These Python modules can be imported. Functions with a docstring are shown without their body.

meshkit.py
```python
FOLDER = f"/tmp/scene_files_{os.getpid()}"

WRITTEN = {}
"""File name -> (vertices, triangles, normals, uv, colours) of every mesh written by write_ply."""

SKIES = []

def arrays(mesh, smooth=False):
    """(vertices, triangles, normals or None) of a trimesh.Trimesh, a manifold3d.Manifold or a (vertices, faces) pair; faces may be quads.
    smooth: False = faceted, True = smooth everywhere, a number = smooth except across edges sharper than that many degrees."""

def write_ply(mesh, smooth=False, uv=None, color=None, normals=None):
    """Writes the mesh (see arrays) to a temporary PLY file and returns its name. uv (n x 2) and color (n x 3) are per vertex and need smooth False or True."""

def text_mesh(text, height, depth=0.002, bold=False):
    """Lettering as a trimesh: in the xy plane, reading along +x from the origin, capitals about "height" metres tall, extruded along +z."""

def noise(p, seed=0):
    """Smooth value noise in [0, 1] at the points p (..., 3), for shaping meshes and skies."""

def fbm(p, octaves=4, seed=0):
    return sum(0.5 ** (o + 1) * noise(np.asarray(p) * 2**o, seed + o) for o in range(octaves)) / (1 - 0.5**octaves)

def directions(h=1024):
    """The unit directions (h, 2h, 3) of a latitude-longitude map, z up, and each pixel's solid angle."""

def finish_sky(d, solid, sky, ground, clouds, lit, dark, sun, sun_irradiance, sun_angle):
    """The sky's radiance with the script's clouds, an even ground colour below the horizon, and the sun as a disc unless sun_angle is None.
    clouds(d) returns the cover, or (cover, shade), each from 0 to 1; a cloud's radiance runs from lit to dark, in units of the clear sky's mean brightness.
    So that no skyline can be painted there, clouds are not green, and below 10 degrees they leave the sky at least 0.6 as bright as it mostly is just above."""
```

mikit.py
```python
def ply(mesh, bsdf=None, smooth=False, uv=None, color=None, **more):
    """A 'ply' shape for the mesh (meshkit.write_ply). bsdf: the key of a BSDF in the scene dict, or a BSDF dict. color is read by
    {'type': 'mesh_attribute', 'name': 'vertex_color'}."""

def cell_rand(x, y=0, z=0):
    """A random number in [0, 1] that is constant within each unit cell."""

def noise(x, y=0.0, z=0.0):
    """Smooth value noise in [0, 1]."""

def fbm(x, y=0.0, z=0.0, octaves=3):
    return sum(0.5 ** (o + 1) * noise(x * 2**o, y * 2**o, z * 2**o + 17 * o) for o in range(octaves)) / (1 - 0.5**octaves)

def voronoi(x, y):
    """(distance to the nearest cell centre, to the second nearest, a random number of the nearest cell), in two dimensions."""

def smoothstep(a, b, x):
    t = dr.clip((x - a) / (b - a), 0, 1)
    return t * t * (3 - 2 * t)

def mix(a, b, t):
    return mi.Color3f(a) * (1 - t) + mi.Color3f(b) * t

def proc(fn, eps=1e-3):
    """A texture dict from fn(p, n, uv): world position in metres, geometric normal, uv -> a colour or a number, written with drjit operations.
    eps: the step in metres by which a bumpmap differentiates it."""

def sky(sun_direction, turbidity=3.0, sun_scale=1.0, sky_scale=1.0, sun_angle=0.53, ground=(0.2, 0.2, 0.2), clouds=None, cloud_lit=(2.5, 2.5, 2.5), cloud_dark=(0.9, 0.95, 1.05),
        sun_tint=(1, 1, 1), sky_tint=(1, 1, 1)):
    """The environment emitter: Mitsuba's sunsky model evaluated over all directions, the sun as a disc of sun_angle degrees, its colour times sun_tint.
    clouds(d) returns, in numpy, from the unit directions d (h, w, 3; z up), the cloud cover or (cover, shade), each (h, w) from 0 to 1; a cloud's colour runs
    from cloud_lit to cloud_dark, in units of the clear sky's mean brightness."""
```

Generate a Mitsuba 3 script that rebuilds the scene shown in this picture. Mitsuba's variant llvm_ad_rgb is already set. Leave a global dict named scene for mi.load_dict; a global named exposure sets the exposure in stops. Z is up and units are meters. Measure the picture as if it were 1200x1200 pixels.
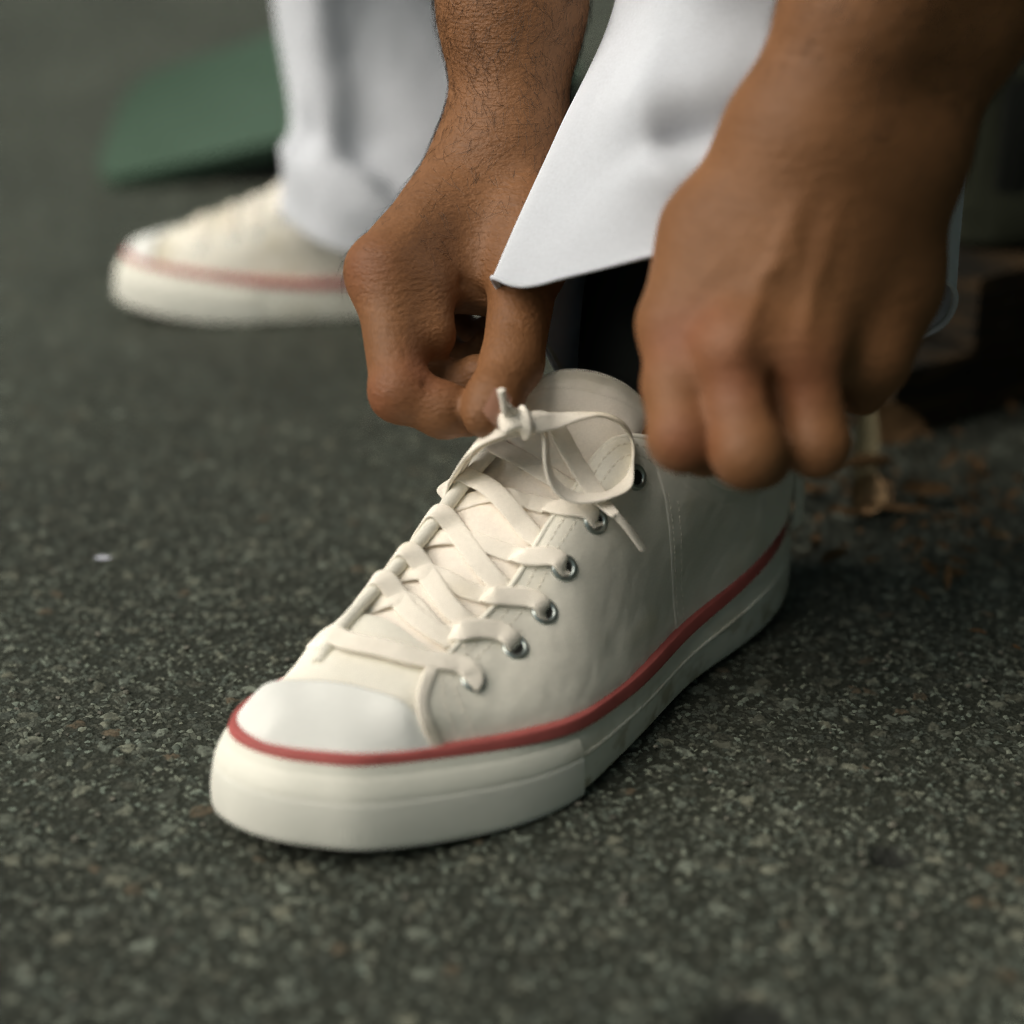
import math, numpy as np, trimesh, drjit as dr, mitsuba as mi, mikit, meshkit
from scipy.interpolate import CubicSpline, PchipInterpolator
from scipy.spatial import cKDTree
from mikit import proc, noise, fbm, voronoi, smoothstep, mix

T = mi.ScalarTransform4f
scene, labels = {}, {}
A = np.array
rng = np.random.default_rng(7)

# ---------------------------------------------------------------- camera, sky, exposure
PITCH = 0.38005952
EYE = A([0.0, 0.0, 0.3112])
FWD = A([0.0, math.cos(PITCH), -math.sin(PITCH)])
scene['camera'] = {'type': 'thinlens', 'fov': math.degrees(2 * math.atan(600 / 2200.0)), 'fov_axis': 'x',
                   'aperture_radius': 0.0084, 'focus_distance': 0.655, 'near_clip': 0.02, 'far_clip': 500.0,
                   'to_world': T().look_at(origin=EYE.tolist(), target=(EYE + FWD).tolist(), up=[0, 0, 1])}
scene['sky'] = mikit.sky((-0.69, -0.29, 0.70), turbidity=3, sun_scale=1.22, sky_scale=1.0, sun_angle=60, ground=(0.07, 0.07, 0.06),
                         clouds=lambda d: 1.0, cloud_lit=(0.95, 1.27, 1.28), sun_tint=(0.94, 1.03, 1.22))
exposure = 1.3

# ---------------------------------------------------------------- helpers
def rename(name):
    if name not in scene and name not in labels:
        return name
    k = 1
    while f'{name}_{k:03d}' in scene or f'{name}_{k:03d}' in labels:
        k += 1
    return f'{name}_{k:03d}'

def thing(name, label, cat, group=None, kind=None):
    key = rename(name)
    labels[key] = {'label': label, 'category': cat}
    if group: labels[key]['group'] = group
    if kind: labels[key]['kind'] = kind
    return key

def put(name, mesh, bsdf, parent=None, label=None, kind=None, smooth=True, **kw):
    key = rename(f'{parent}__{name}' if parent else name)
    scene[key] = mikit.ply(mesh, bsdf, smooth=smooth, **kw)
    if label or kind:
        labels.setdefault(key, {})
        if label: labels[key]['label'] = label
        if kind: labels[key]['kind'] = kind
    return key

def put_thing(name, mesh, bsdf, label, cat, group=None, kind=None, smooth=True, **kw):
    key = thing(name, label, cat, group, kind)
    scene[key] = mikit.ply(mesh, bsdf, smooth=smooth, **kw)
    return key

def cat_mesh(ms):
    ms = [m if isinstance(m, trimesh.Trimesh) else trimesh.Trimesh(m[0], quads(m[1]), process=False) for m in ms]
    return trimesh.util.concatenate(ms)

def quads(f):
    f = np.asarray(f, int)
    return np.vstack([f[:, [0, 1, 2]], f[:, [0, 2, 3]]]) if f.shape[1] == 4 else f

def grid_faces(n, m, wrap_m=False, wrap_n=False):
    i, j = np.meshgrid(np.arange(n if wrap_n else n - 1), np.arange(m if wrap_m else m - 1), indexing='ij')
    i2, j2 = (i + 1) % n, (j + 1) % m
    return np.stack([i * m + j, i2 * m + j, i2 * m + j2, i * m + j2], -1).reshape(-1, 4)

def sheet(P, wrap_m=False, wrap_n=False):
    n, m = P.shape[:2]
    return trimesh.Trimesh(P.reshape(-1, 3), quads(grid_faces(n, m, wrap_m, wrap_n)), process=False)

def unit(v):
    v = np.asarray(v, float)
    return v / (np.linalg.norm(v, axis=-1, keepdims=True) + 1e-12)

def spline(pts, n, closed=False):
    p = np.asarray(pts, float)
    if closed: p = np.vstack([p, p[:1]])
    d = np.r_[0, np.cumsum(np.linalg.norm(np.diff(p, axis=0), axis=1) ** 0.5)]
    cs = CubicSpline(d / d[-1], p, bc_type='periodic' if closed else 'not-a-knot' if len(p) > 3 else 'natural')
    return cs(np.linspace(0, 1, n, endpoint=not closed))

def even(pts, n):
    d = np.r_[0, np.cumsum(np.linalg.norm(np.diff(pts, axis=0), axis=1))]
    q = np.linspace(0, d[-1], n)
    return np.stack([np.interp(q, d, pts[:, k]) for k in range(pts.shape[1])], 1)

def ribbon(pts, guides, width, thick, n=60, taper=None, smooth_path=True):
    """flat woven band along a path; guides are rough face normals"""
    p = even(spline(pts, 240) if smooth_path else A(pts, float), n)
    g = np.asarray(guides, float)
    if g.ndim == 1: g = np.repeat(g[None], 2, 0)
    q = np.linspace(0, 1, n)
    g = np.stack([np.interp(q, np.linspace(0, 1, len(g)), g[:, k]) for k in range(3)], 1)
    t = unit(np.gradient(p, axis=0))
    nn = unit(g - t * (g * t).sum(1, keepdims=True))
    b = np.cross(t, nn)
    a = np.linspace(0, 2 * np.pi, 16, endpoint=False)
    c, s = np.cos(a), np.sin(a)
    ex = np.sign(c) * np.abs(c) ** 0.55 * width / 2
    ey = np.sign(s) * np.abs(s) ** 0.75 * thick / 2
    w = np.ones(n) if taper is None else np.interp(q, *taper)
    P = p[:, None] + b[:, None] * (ex[None, :, None] * w[:, None, None]) + nn[:, None] * ey[None, :, None]
    m = sheet(P, wrap_m=True)
    k = len(m.vertices)
    v = np.vstack([m.vertices, p[:1], p[-1:]])
    j = np.arange(16)
    f = np.vstack([m.faces, np.stack([j * 0 + k, j, (j + 1) % 16], 1), np.stack([j * 0 + k + 1, (n - 1) * 16 + (j + 1) % 16, (n - 1) * 16 + j], 1)])
    return trimesh.Trimesh(v, f, process=False)

def tube(pts, rad, sides=10, n=None, smooth_path=True, closed=False):
    p = A(pts, float)
    if smooth_path: p = spline(p, n or 60, closed)
    n = len(p)
    r = np.interp(np.linspace(0, 1, n), np.linspace(0, 1, len(np.atleast_1d(rad))), np.atleast_1d(rad)) if np.ndim(rad) else np.full(n, rad)
    t = unit(np.roll(p, -1, 0) - np.roll(p, 1, 0)) if closed else unit(np.gradient(p, axis=0))
    a = np.cross(t, np.where(np.abs(t[:, 2:]) < 0.9, [[0, 0, 1.0]], [[1.0, 0, 0]]))
    a = unit(a); b = np.cross(t, a)
    ang = np.linspace(0, 2 * np.pi, sides, endpoint=False)
    P = p[:, None] + r[:, None, None] * (np.cos(ang)[None, :, None] * a[:, None] + np.sin(ang)[None, :, None] * b[:, None])
    m = sheet(P, wrap_m=True, wrap_n=closed)
    if closed: return m
    k = len(m.vertices); j = np.arange(sides)
    v = np.vstack([m.vertices, p[:1], p[-1:]])
    f = np.vstack([m.faces, np.stack([j * 0 + k, j, (j + 1) % sides], 1), np.stack([j * 0 + k + 1, (n - 1) * sides + (j + 1) % sides, (n - 1) * sides + j], 1)])
    return trimesh.Trimesh(v, f, process=False)

def outward(m):
    if m.volume < 0: m.invert()
    return m

# numpy twins of the material noise so that relief and colour agree
def crand(x, y=0, z=0):
    x, y, z = ((np.floor(np.asarray(v, float)).astype(np.int64) + 1000000).astype(np.uint32) for v in (x, y, z))
    with np.errstate(over='ignore'):
        h = x * np.uint32(374761393) + y * np.uint32(668265263) + z * np.uint32(2147483647)
        h = (h ^ (h >> np.uint32(13))) * np.uint32(1274126177)
    return ((h ^ (h >> np.uint32(16))) & np.uint32(0xFFFFFF)).astype(float) / 16777215.0

def npvor(x, y):
    first, second, which = np.full(x.shape, 9.0), np.full(x.shape, 9.0), np.zeros(x.shape)
    for a in (-1, 0, 1):
        for b in (-1, 0, 1):
            cx, cy = np.floor(x) + a, np.floor(y) + b
            d = np.sqrt((cx + crand(cx, cy, 1) - x) ** 2 + (cy + crand(cx, cy, 2) - y) ** 2)
            second = np.where(d < first, first, np.minimum(second, d))
            which = np.where(d < first, crand(cx, cy, 3), which)
            first = np.minimum(first, d)
    return first, second, which

def npss(a, b, x):
    t = np.clip((x - a) / (b - a), 0, 1)
    return t * t * (3 - 2 * t)

# ---------------------------------------------------------------- materials
def pbsdf(color, rough=0.8, spec=0.3, bump=None, bscale=1e-4, eps=1e-4, **kw):
    c = color if isinstance(color, dict) else {'type': 'rgb', 'value': list(color)}
    b = {'type': 'principled', 'base_color': c, 'roughness': rough, 'specular': spec, **kw}
    if bump is not None:
        b = {'type': 'bumpmap', 'arbitrary': proc(bump, eps), 'scale': bscale, 'bsdf': b}
    return {'type': 'twosided', 'bsdf': b}

BIG, SMALL = 175.0, 520.0          # cells per metre of the two aggregate sizes

def asphalt_color(p, n, uv):
    wx = p.x + 0.0016 * (noise(p.x * 260, p.y * 260, 3.0) - 0.5)
    wy = p.y + 0.0016 * (noise(p.x * 260, p.y * 260, 9.0) - 0.5)
    d1, d2, w = voronoi(wx * BIG, wy * BIG)
    e1, e2, q = voronoi(wx * SMALL + 31, wy * SMALL + 17)
    big = smoothstep(0.04, 0.34, d2 - d1) * dr.select(w > 0.76, 1.0, 0.0) * (0.45 + 0.55 * smoothstep(0.3, 0.6, noise(p.x * 700, p.y * 700, 8.0)))
    small = smoothstep(0.04, 0.25, e2 - e1) * dr.select(q > 0.42, 1.0, 0.0)
    grain = noise(p.x * 1900, p.y * 1900, 5.0)
    broad = fbm(p.x * 9, p.y * 9, 2.0, 3)
    tar = mix([0.015, 0.018, 0.014], [0.044, 0.046, 0.037], grain)
    tone = dr.select(q > 0.91, 0.25, 0.038 + 0.140 * (q - 0.42) * 1.7)
    scol = mix(mi.Color3f(tone * 1.0, tone * 0.99, tone * 0.84), mi.Color3f(tone * 0.86, tone * 1.0, tone * 0.92), noise(p.x * 330, p.y * 330, 7.0))
    v = (w - 0.76) / 0.24
    btone = 0.055 + 0.17 * v * v + 0.06 * (grain - 0.5)
    bcol = mix(mi.Color3f(btone * 1.03, btone * 0.98, btone * 0.80), mi.Color3f(btone * 0.9, btone, btone * 0.92), noise(w * 91.0, 3.0))
    bcol = mix(bcol, mi.Color3f(btone * 1.35, btone * 0.92, btone * 0.62), dr.select((w > 0.87) & (w < 0.88), 0.7, 0.0))
    c = mix(tar, scol, small * 0.85)
    c = mix(c, bcol, big)
    blot = fbm(p.x * 3.1 + 4, p.y * 3.1, 6.0, 4)
    c = c * (0.52 + 0.46 * broad + 0.10 * smoothstep(0.4, 0.65, blot)) * mi.Color3f(0.96, 1.03, 0.95)
    for (x, y, a, b) in ((0.116, 0.497, 0.007, 0.006), (0.062, 0.413, 0.011, 0.010)):      # two worn dark pits
        r = dr.sqrt(dr.square((p.x - x) / a) + dr.square((p.y - y) / b)) + 0.5 * (noise(p.x * 300, p.y * 300) - 0.5)
        c = mix([0.012, 0.014, 0.012], c, smoothstep(0.7, 1.3, r))
    return c

scene['mat_asphalt'] = pbsdf(proc(asphalt_color), 0.78, 0.32, bump=lambda p, n, uv: noise(p.x * 1500, p.y * 1500, p.z * 1500) + 0.6 * noise(p.x * 3100, p.y * 3100, 4.0), bscale=0.00022, eps=1.5e-4)

def canvas_col(base):
    def f(p, n, uv):
        m = fbm(p.x * 55, p.y * 55, p.z * 55, 3)
        d = smoothstep(0.55, 0.75, fbm(p.x * 28 + 7, p.y * 28, p.z * 28, 3))
        thread = 0.5 * noise(p.x * 1500, p.y * 1500, p.z * 1500) + 0.5 * noise(p.x * 2900, p.y * 2900, p.z * 2900)
        c = mi.Color3f(base) * (0.90 + 0.14 * m + 0.16 * (thread - 0.5))
        return c * mix([1, 1, 1], [0.90, 0.87, 0.80], d)
    return f

def weave(k):
    return lambda p, n, uv: dr.sin(p.x * k) * dr.sin(p.y * k * 1.05 + p.z * k) + 0.7 * noise(p.x * k * 0.6, p.y * k * 0.6, p.z * k * 0.6)

scene['mat_canvas'] = pbsdf(proc(canvas_col((0.79, 0.77, 0.69))), 0.9, 0.15, bump=weave(5200.), bscale=0.00006, eps=1e-4, sheen=0.25)
scene['mat_tongue'] = pbsdf(proc(canvas_col((0.86, 0.80, 0.72))), 0.92, 0.15, bump=weave(4700.), bscale=0.00008, eps=1e-4, sheen=0.3)
scene['mat_lace'] = pbsdf(proc(canvas_col((0.88, 0.83, 0.74))), 0.9, 0.15, bump=weave(6900.), bscale=0.00008, eps=8e-5, sheen=0.25)
scene['mat_rubber'] = pbsdf(proc(lambda p, n, uv: mi.Color3f(0.765, 0.765, 0.69) * (0.90 + 0.14 * fbm(p.x * 40, p.y * 40, p.z * 60, 3)) * mix([1, 1, 1], [0.62, 0.58, 0.50], smoothstep(0.48, 0.75, fbm(p.x * 90, p.y * 90, p.z * 130 + 3, 3)) * smoothstep(0.024, 0.004, p.z))),
                            0.55, 0.4, bump=lambda p, n, uv: noise(p.x * 700, p.y * 700, p.z * 700), bscale=0.00006, eps=2e-4)
scene['mat_rib'] = pbsdf(proc(lambda p, n, uv: mi.Color3f(0.76, 0.765, 0.70) * (0.88 + 0.16 * fbm(p.x * 40, p.y * 40, p.z * 60, 3))), 0.6, 0.35,
                         bump=lambda p, n, uv: dr.sin(uv.x * 6.2832) + 0.5 * noise(p.x * 700, p.y * 700, p.z * 700), bscale=0.00016, eps=2e-4)
scene['mat_cap'] = pbsdf(proc(lambda p, n, uv: mi.Color3f(0.745, 0.76, 0.74) * (0.93 + 0.08 * fbm(p.x * 60, p.y * 60, p.z * 60, 3))), 0.68, 0.3, bump=lambda p, n, uv: noise(p.x * 500, p.y * 500, p.z * 500), bscale=0.00005, eps=2e-4)
scene['mat_red'] = pbsdf(proc(lambda p, n, uv: mi.Color3f(0.38, 0.095, 0.088) * (0.85 + 0.3 * fbm(p.x * 150, p.y * 150, p.z * 150, 2))), 0.6, 0.35)
scene['mat_sole'] = pbsdf((0.10, 0.075, 0.05), 0.8, 0.3)
scene['mat_metal'] = {'type': 'twosided', 'bsdf': {'type': 'principled', 'base_color': {'type': 'rgb', 'value': [0.42, 0.47, 0.46]}, 'metallic': 0.9, 'roughness': 0.32}}
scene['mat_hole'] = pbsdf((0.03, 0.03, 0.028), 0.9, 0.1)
scene['mat_thread'] = pbsdf((0.68, 0.64, 0.56), 0.9, 0.1)

scene['mat_trouser'] = pbsdf(proc(lambda p, n, uv: mi.Color3f(0.535, 0.565, 0.62) * (0.95 + 0.06 * fbm(p.x * 30, p.y * 30, p.z * 30, 3) + 0.07 * (noise(p.x * 1700, p.y * 1700, p.z * 700) - 0.5) + 0.05 * (noise(p.x * 800, p.y * 800, p.z * 1900) - 0.5))), 0.9, 0.12,
                             bump=weave(3900.), bscale=0.00007, eps=1.2e-4, sheen=0.2)
scene['mat_hem'] = pbsdf((0.60, 0.58, 0.52), 0.9, 0.1, bump=lambda p, n, uv: dr.sin(uv.x * 6.2832), bscale=0.0002, eps=2e-4)
scene['mat_sock'] = pbsdf((0.012, 0.014, 0.013), 0.95, 0.1, sheen=0.2)
scene['mat_shirt'] = pbsdf((0.07, 0.08, 0.06), 0.95, 0.1)
scene['mat_hair'] = pbsdf((0.012, 0.009, 0.007), 0.6, 0.3)

KN = []     # skin reddening over the knuckles: filled by the hand builder before rendering
def skin_color(p, n, uv):
    m = fbm(p.x * 70, p.y * 70, p.z * 70, 3)
    fine = noise(p.x * 1100, p.y * 1100, p.z * 1100)
    c = mix([0.158, 0.069, 0.027], [0.228, 0.104, 0.044], m)
    for (x, y, z, r) in KN:
        g = dr.exp(-(dr.square(p.x - x) + dr.square(p.y - y) + dr.square(p.z - z)) / (r * r))
        c = mix(c, [0.210, 0.070, 0.035], 0.55 * g)
    return c * (0.88 + 0.22 * fine)

def skin_bump(p, n, uv):
    a = noise(p.x * 620, p.y * 620, p.z * 1100)
    b = noise(p.x * 1500 + 5, p.y * 1500, p.z * 1500)
    fold = noise(p.x * 150 + 2 * a, p.y * 150, p.z * 520)
    return a + 0.7 * b + 0.9 * fold + 0.5 * smoothstep(0.44, 0.5, fold) * smoothstep(0.56, 0.5, fold)
scene['mat_skin'] = pbsdf(proc(skin_color), 0.56, 0.32, bump=skin_bump, bscale=0.00021, eps=1.5e-4)
scene['mat_nail'] = pbsdf((0.36, 0.19, 0.13), 0.3, 0.5)
scene['mat_arm_hair'] = pbsdf((0.022, 0.014, 0.009), 0.5, 0.3)

def wood(p, n, uv):
    g = fbm(p.x * 30, p.y * 30, p.z * 240, 4)
    return mix([0.014, 0.013, 0.010], [0.060, 0.038, 0.019], smoothstep(0.35, 0.72, g)) * (0.7 + 0.5 * noise(p.x * 600, p.y * 600, p.z * 600))
scene['mat_wood'] = pbsdf(proc(wood), 0.85, 0.2, bump=lambda p, n, uv: fbm(p.x * 90, p.y * 90, p.z * 700, 3), bscale=0.0015, eps=4e-4)
scene['mat_board'] = pbsdf(proc(lambda p, n, uv: mix([0.046, 0.086, 0.056], [0.062, 0.108, 0.076], fbm(p.x * 14, p.y * 14, p.z * 14, 3))), 0.6, 0.35)
scene['mat_bag'] = pbsdf(proc(lambda p, n, uv: mi.Color3f(0.030, 0.034, 0.022) * (0.8 + 0.4 * fbm(p.x * 40, p.y * 40, p.z * 40, 3))), 0.85, 0.2)
scene['mat_black'] = pbsdf((0.012, 0.014, 0.012), 0.8, 0.2)
LEAFC = [(0.16, 0.092, 0.042), (0.10, 0.058, 0.026), (0.24, 0.16, 0.085)]
for i, c in enumerate(LEAFC):
    scene[f'mat_leaf_{i}'] = pbsdf(proc(lambda p, n, uv, c=c: mi.Color3f(c) * (0.6 + 0.8 * fbm(p.x * 220, p.y * 220, p.z * 220, 3))), 0.8, 0.2)
scene['mat_straw'] = pbsdf((0.23, 0.20, 0.12), 0.8, 0.2)
scene['mat_paper'] = pbsdf((0.62, 0.64, 0.74), 0.8, 0.2)
scene['mat_added_hedge'] = pbsdf(proc(lambda p, n, uv: mix([0.02, 0.035, 0.014], [0.05, 0.075, 0.03], noise(p.x * 14, p.y * 14, p.z * 14))), 0.7, 0.25)
scene['mat_bark'] = pbsdf((0.05, 0.035, 0.022), 0.9, 0.1)

# ---------------------------------------------------------------- ground: one sheet, fine where the lens is sharp
def axis(lo, hi, step, far, mid=None):
    core = np.arange(lo, hi, step)
    out, x, s = [], hi, step
    while x < far:
        out.append(x); s *= 1.09; x += s
    neg, x, s = [], lo - step, step
    while x > -far:
        neg.append(x); s *= 1.09; x -= s
    return np.r_[neg[::-1], core, out]
gx, gy = axis(-0.30, 0.30, 0.00085, 120.0), axis(0.40, 0.98, 0.0010, 160.0)
X, Y = np.meshgrid(gx, gy, indexing='ij')
def relief(X, Y):
    def nz(x, y, z): return meshkit.noise(np.stack([x, y, np.full_like(x, z)], -1))
    wx = X + 0.0016 * (crandn(X * 260, Y * 260, 3.0) - 0.5)
    wy = Y + 0.0016 * (crandn(X * 260, Y * 260, 9.0) - 0.5)
    d1, d2, w = npvor(wx * BIG, wy * BIG)
    e1, e2, q = npvor(wx * SMALL + 31, wy * SMALL + 17)
    big = npss(0.02, 0.30, d2 - d1) * np.where(w > 0.76, 0.35 + 0.35 * (w - 0.76) / 0.24, 0.0)
    small = npss(0.02, 0.35, e2 - e1) * np.where(q > 0.5, 0.6 + (q - 0.5), 0.15)
    h = 0.0011 * big + 0.0008 * small * (1 - 0.7 * np.minimum(big, 1)) - 0.0012
    h += 0.0006 * (crandn(X * 900, Y * 900, 2.0) - 0.5) + 0.002 * (crandn(X * 12, Y * 12, 6.0) - 0.5)
    for (x, y, a, b) in ((0.116, 0.497, 0.007, 0.006), (0.062, 0.413, 0.011, 0.010)):
        h -= 0.004 * np.exp(-(((X - x) / a) ** 2 + ((Y - y) / b) ** 2))
    return h
def crandn(x, y, z):
    """numpy twin of mikit.noise"""
    i, j = np.floor(x), np.floor(y)
    k = np.full_like(i, math.floor(z)); tz = z - math.floor(z); tz = tz * tz * (3 - 2 * tz)
    t, u = x - i, y - j
    t = t * t * (3 - 2 * t); u = u * u * (3 - 2 * u)
    def lay(kk): return (crand(i, j, kk) * (1 - t) + crand(i + 1, j, kk) * t) * (1 - u) + (crand(i, j + 1, kk) * (1 - t) + crand(i + 1, j + 1, kk) * t) * u
    return lay(k) * (1 - tz) + lay(k + 1) * tz if tz else lay(k)
near = (np.abs(X) < 3) & (Y > -1) & (Y < 4)
Z = np.zeros_like(X)
Z[near] = relief(X[near], Y[near])
key = put('ground', sheet(np.stack([X, Y, Z], -1)), 'mat_asphalt')
labels[key] = {'label': 'coarse dark grey asphalt with pale aggregate stones', 'kind': 'structure'}

# loose grit and chips of stone lying on the asphalt (uncountable)
def grit(n, box, r0, r1):
    ico = trimesh.creation.icosphere(subdivisions=1)
    vs, fs, k = [], [], 0
    for _ in range(n):
        r = rng.uniform(r0, r1)
        x, y = rng.uniform(box[0], box[1]), rng.uniform(box[2], box[3])
        v = ico.vertices * (0.7 + 0.6 * rng.random((len(ico.vertices), 1))) * r * rng.uniform([0.8, 0.8, 0.4], [1.3, 1.3, 0.8])
        a = rng.uniform(0, 6.28); c, s = math.cos(a), math.sin(a)
        v = v @ A([[c, -s, 0], [s, c, 0], [0, 0, 1]]).T + [x, y, r * 0.25]
        vs.append(v); fs.append(ico.faces + k); k += len(v)
    return trimesh.Trimesh(np.vstack(vs), np.vstack(fs), process=False)
scene['mat_grit'] = pbsdf(proc(lambda p, n, uv: mix([0.07, 0.072, 0.06], [0.19, 0.185, 0.155], noise(p.x * 190, p.y * 190, 1.0))), 0.8, 0.3)
key = put('loose_grit', grit(900, (-0.34, 0.40, 0.42, 1.15), 0.0005, 0.0011), 'mat_grit', smooth=False)
labels[key] = {'label': 'fine loose stone grit scattered over the asphalt', 'category': 'grit', 'kind': 'stuff'}

# ---------------------------------------------------------------- sneakers (last of a left shoe in mm: s from heel to toe, t to the outer side, z up)
OUT = [(0, 0), (2.3, 9.4), (10, 16), (22.3, 22.5), (41.3, 29.4), (64.3, 33.1), (88.5, 34.1), (116.6, 35.2), (150.9, 41.0), (181, 45.8), (203, 48.0), (224.5, 44.6), (239.9, 39.2),
       (260.1, 30.1), (277.5, 19.6), (284.5, 11), (290.1, 1.6), (292.9, -8.1), (293.0, -16.4), (291.0, -24.5), (285.5, -33), (275, -40.5), (258, -46.5), (238, -49), (215, -48.5), (180, -44), (140, -35), (100, -31.5), (60, -33), (30, -29.5), (12, -20.5), (3, -11)]
NL = 360
loop = spline(OUT, 4 * NL, True)
loop = even(np.vstack([loop, loop[:1]]), NL + 1)[:-1]
tang = unit(np.roll(loop, -1, 0) - np.roll(loop, 1, 0))
nin = np.stack([tang[:, 1], -tang[:, 0]], 1)                 # inward normal (the outline runs heel, outer side, toe)
if ((loop + nin * 5 - [150, 0]) ** 2).sum() > ((loop - nin * 5 - [150, 0]) ** 2).sum(): nin = -nin
S_ = loop[:, 0]
zstripe = CubicSpline([-5, 25, 60, 100, 140, 180, 220, 260, 296.5], [34, 32, 27.8, 23.0, 20.6, 21.8, 26, 30.8, 35.2])
inset = PchipInterpolator([-5, 30, 90, 150, 200, 250, 293], [2.4, 2.0, 1.2, 1.0, 2.4, 4.6, 6.0])
spring = lambda s: 10.0 * np.clip((s - 220) / 76.5, 0, 1) ** 1.6
ZT, ZB, IN = zstripe(S_), spring(S_), inset(S_)
def ring(off, z):                                              # off: mm inward of the outline
    q = loop + nin * np.asarray(off).reshape(-1, 1)
    return np.concatenate([q, np.asarray(z).reshape(-1, 1) * np.ones((NL, 1))], 1)
def wall(rows):                                                # rows of (inward offset, height) -> closed band
    return sheet(np.stack([ring(o, z) for o, z in rows]), wrap_m=True)
H = ZT - ZB
bulge = lambda f: 1.2 * np.sin(np.pi * f)
def prof(f, extra=0.0): return (IN * f ** 1.8 - bulge(f) * 0.6 - extra, ZB + H * f)

def cross(pts, n):      # smooth row through control points
    return pts
def surf(rows, nu, nv):
    """rows: control curves, each a list of stations (s,t,z). Returns nu x nv x 3 through all of them."""
    R = A(rows, float)                                         # (c, st, 3)
    c, st = R.shape[:2]
    d = np.r_[0, np.cumsum(np.linalg.norm(np.diff(R, axis=1), axis=2).mean(0))]; d /= d[-1]
    a = CubicSpline(d, R, axis=1)(np.linspace(0, 1, nu))       # (c, nu, 3)
    e = np.r_[0, np.cumsum(np.linalg.norm(np.diff(R, axis=0), axis=2).mean(1))]; e /= e[-1]
    return CubicSpline(e, a, axis=0)(np.linspace(0, 1, nv)).transpose(1, 0, 2)

def normals_of(P):
    return unit(np.cross(np.gradient(P, axis=0), np.gradient(P, axis=1)))

def base_pt(s, side):                                          # on the stripe loop, tucked 1 mm inside and 4 mm below
    m = loop[:, 1] > -6 if side > 0 else loop[:, 1] < -6
    if s < 6: m = (loop[:, 1] > 0) if side > 0 else (loop[:, 1] <= 0)
    i = np.where(m)[0][np.abs(loop[m, 0] + nin[m, 0] * (IN[m] + 1) - s).argmin()]
    q = loop[i] + nin[i] * (IN[i] + 1.2)
    return (q[0], q[1], ZT[i] - 4)

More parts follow.
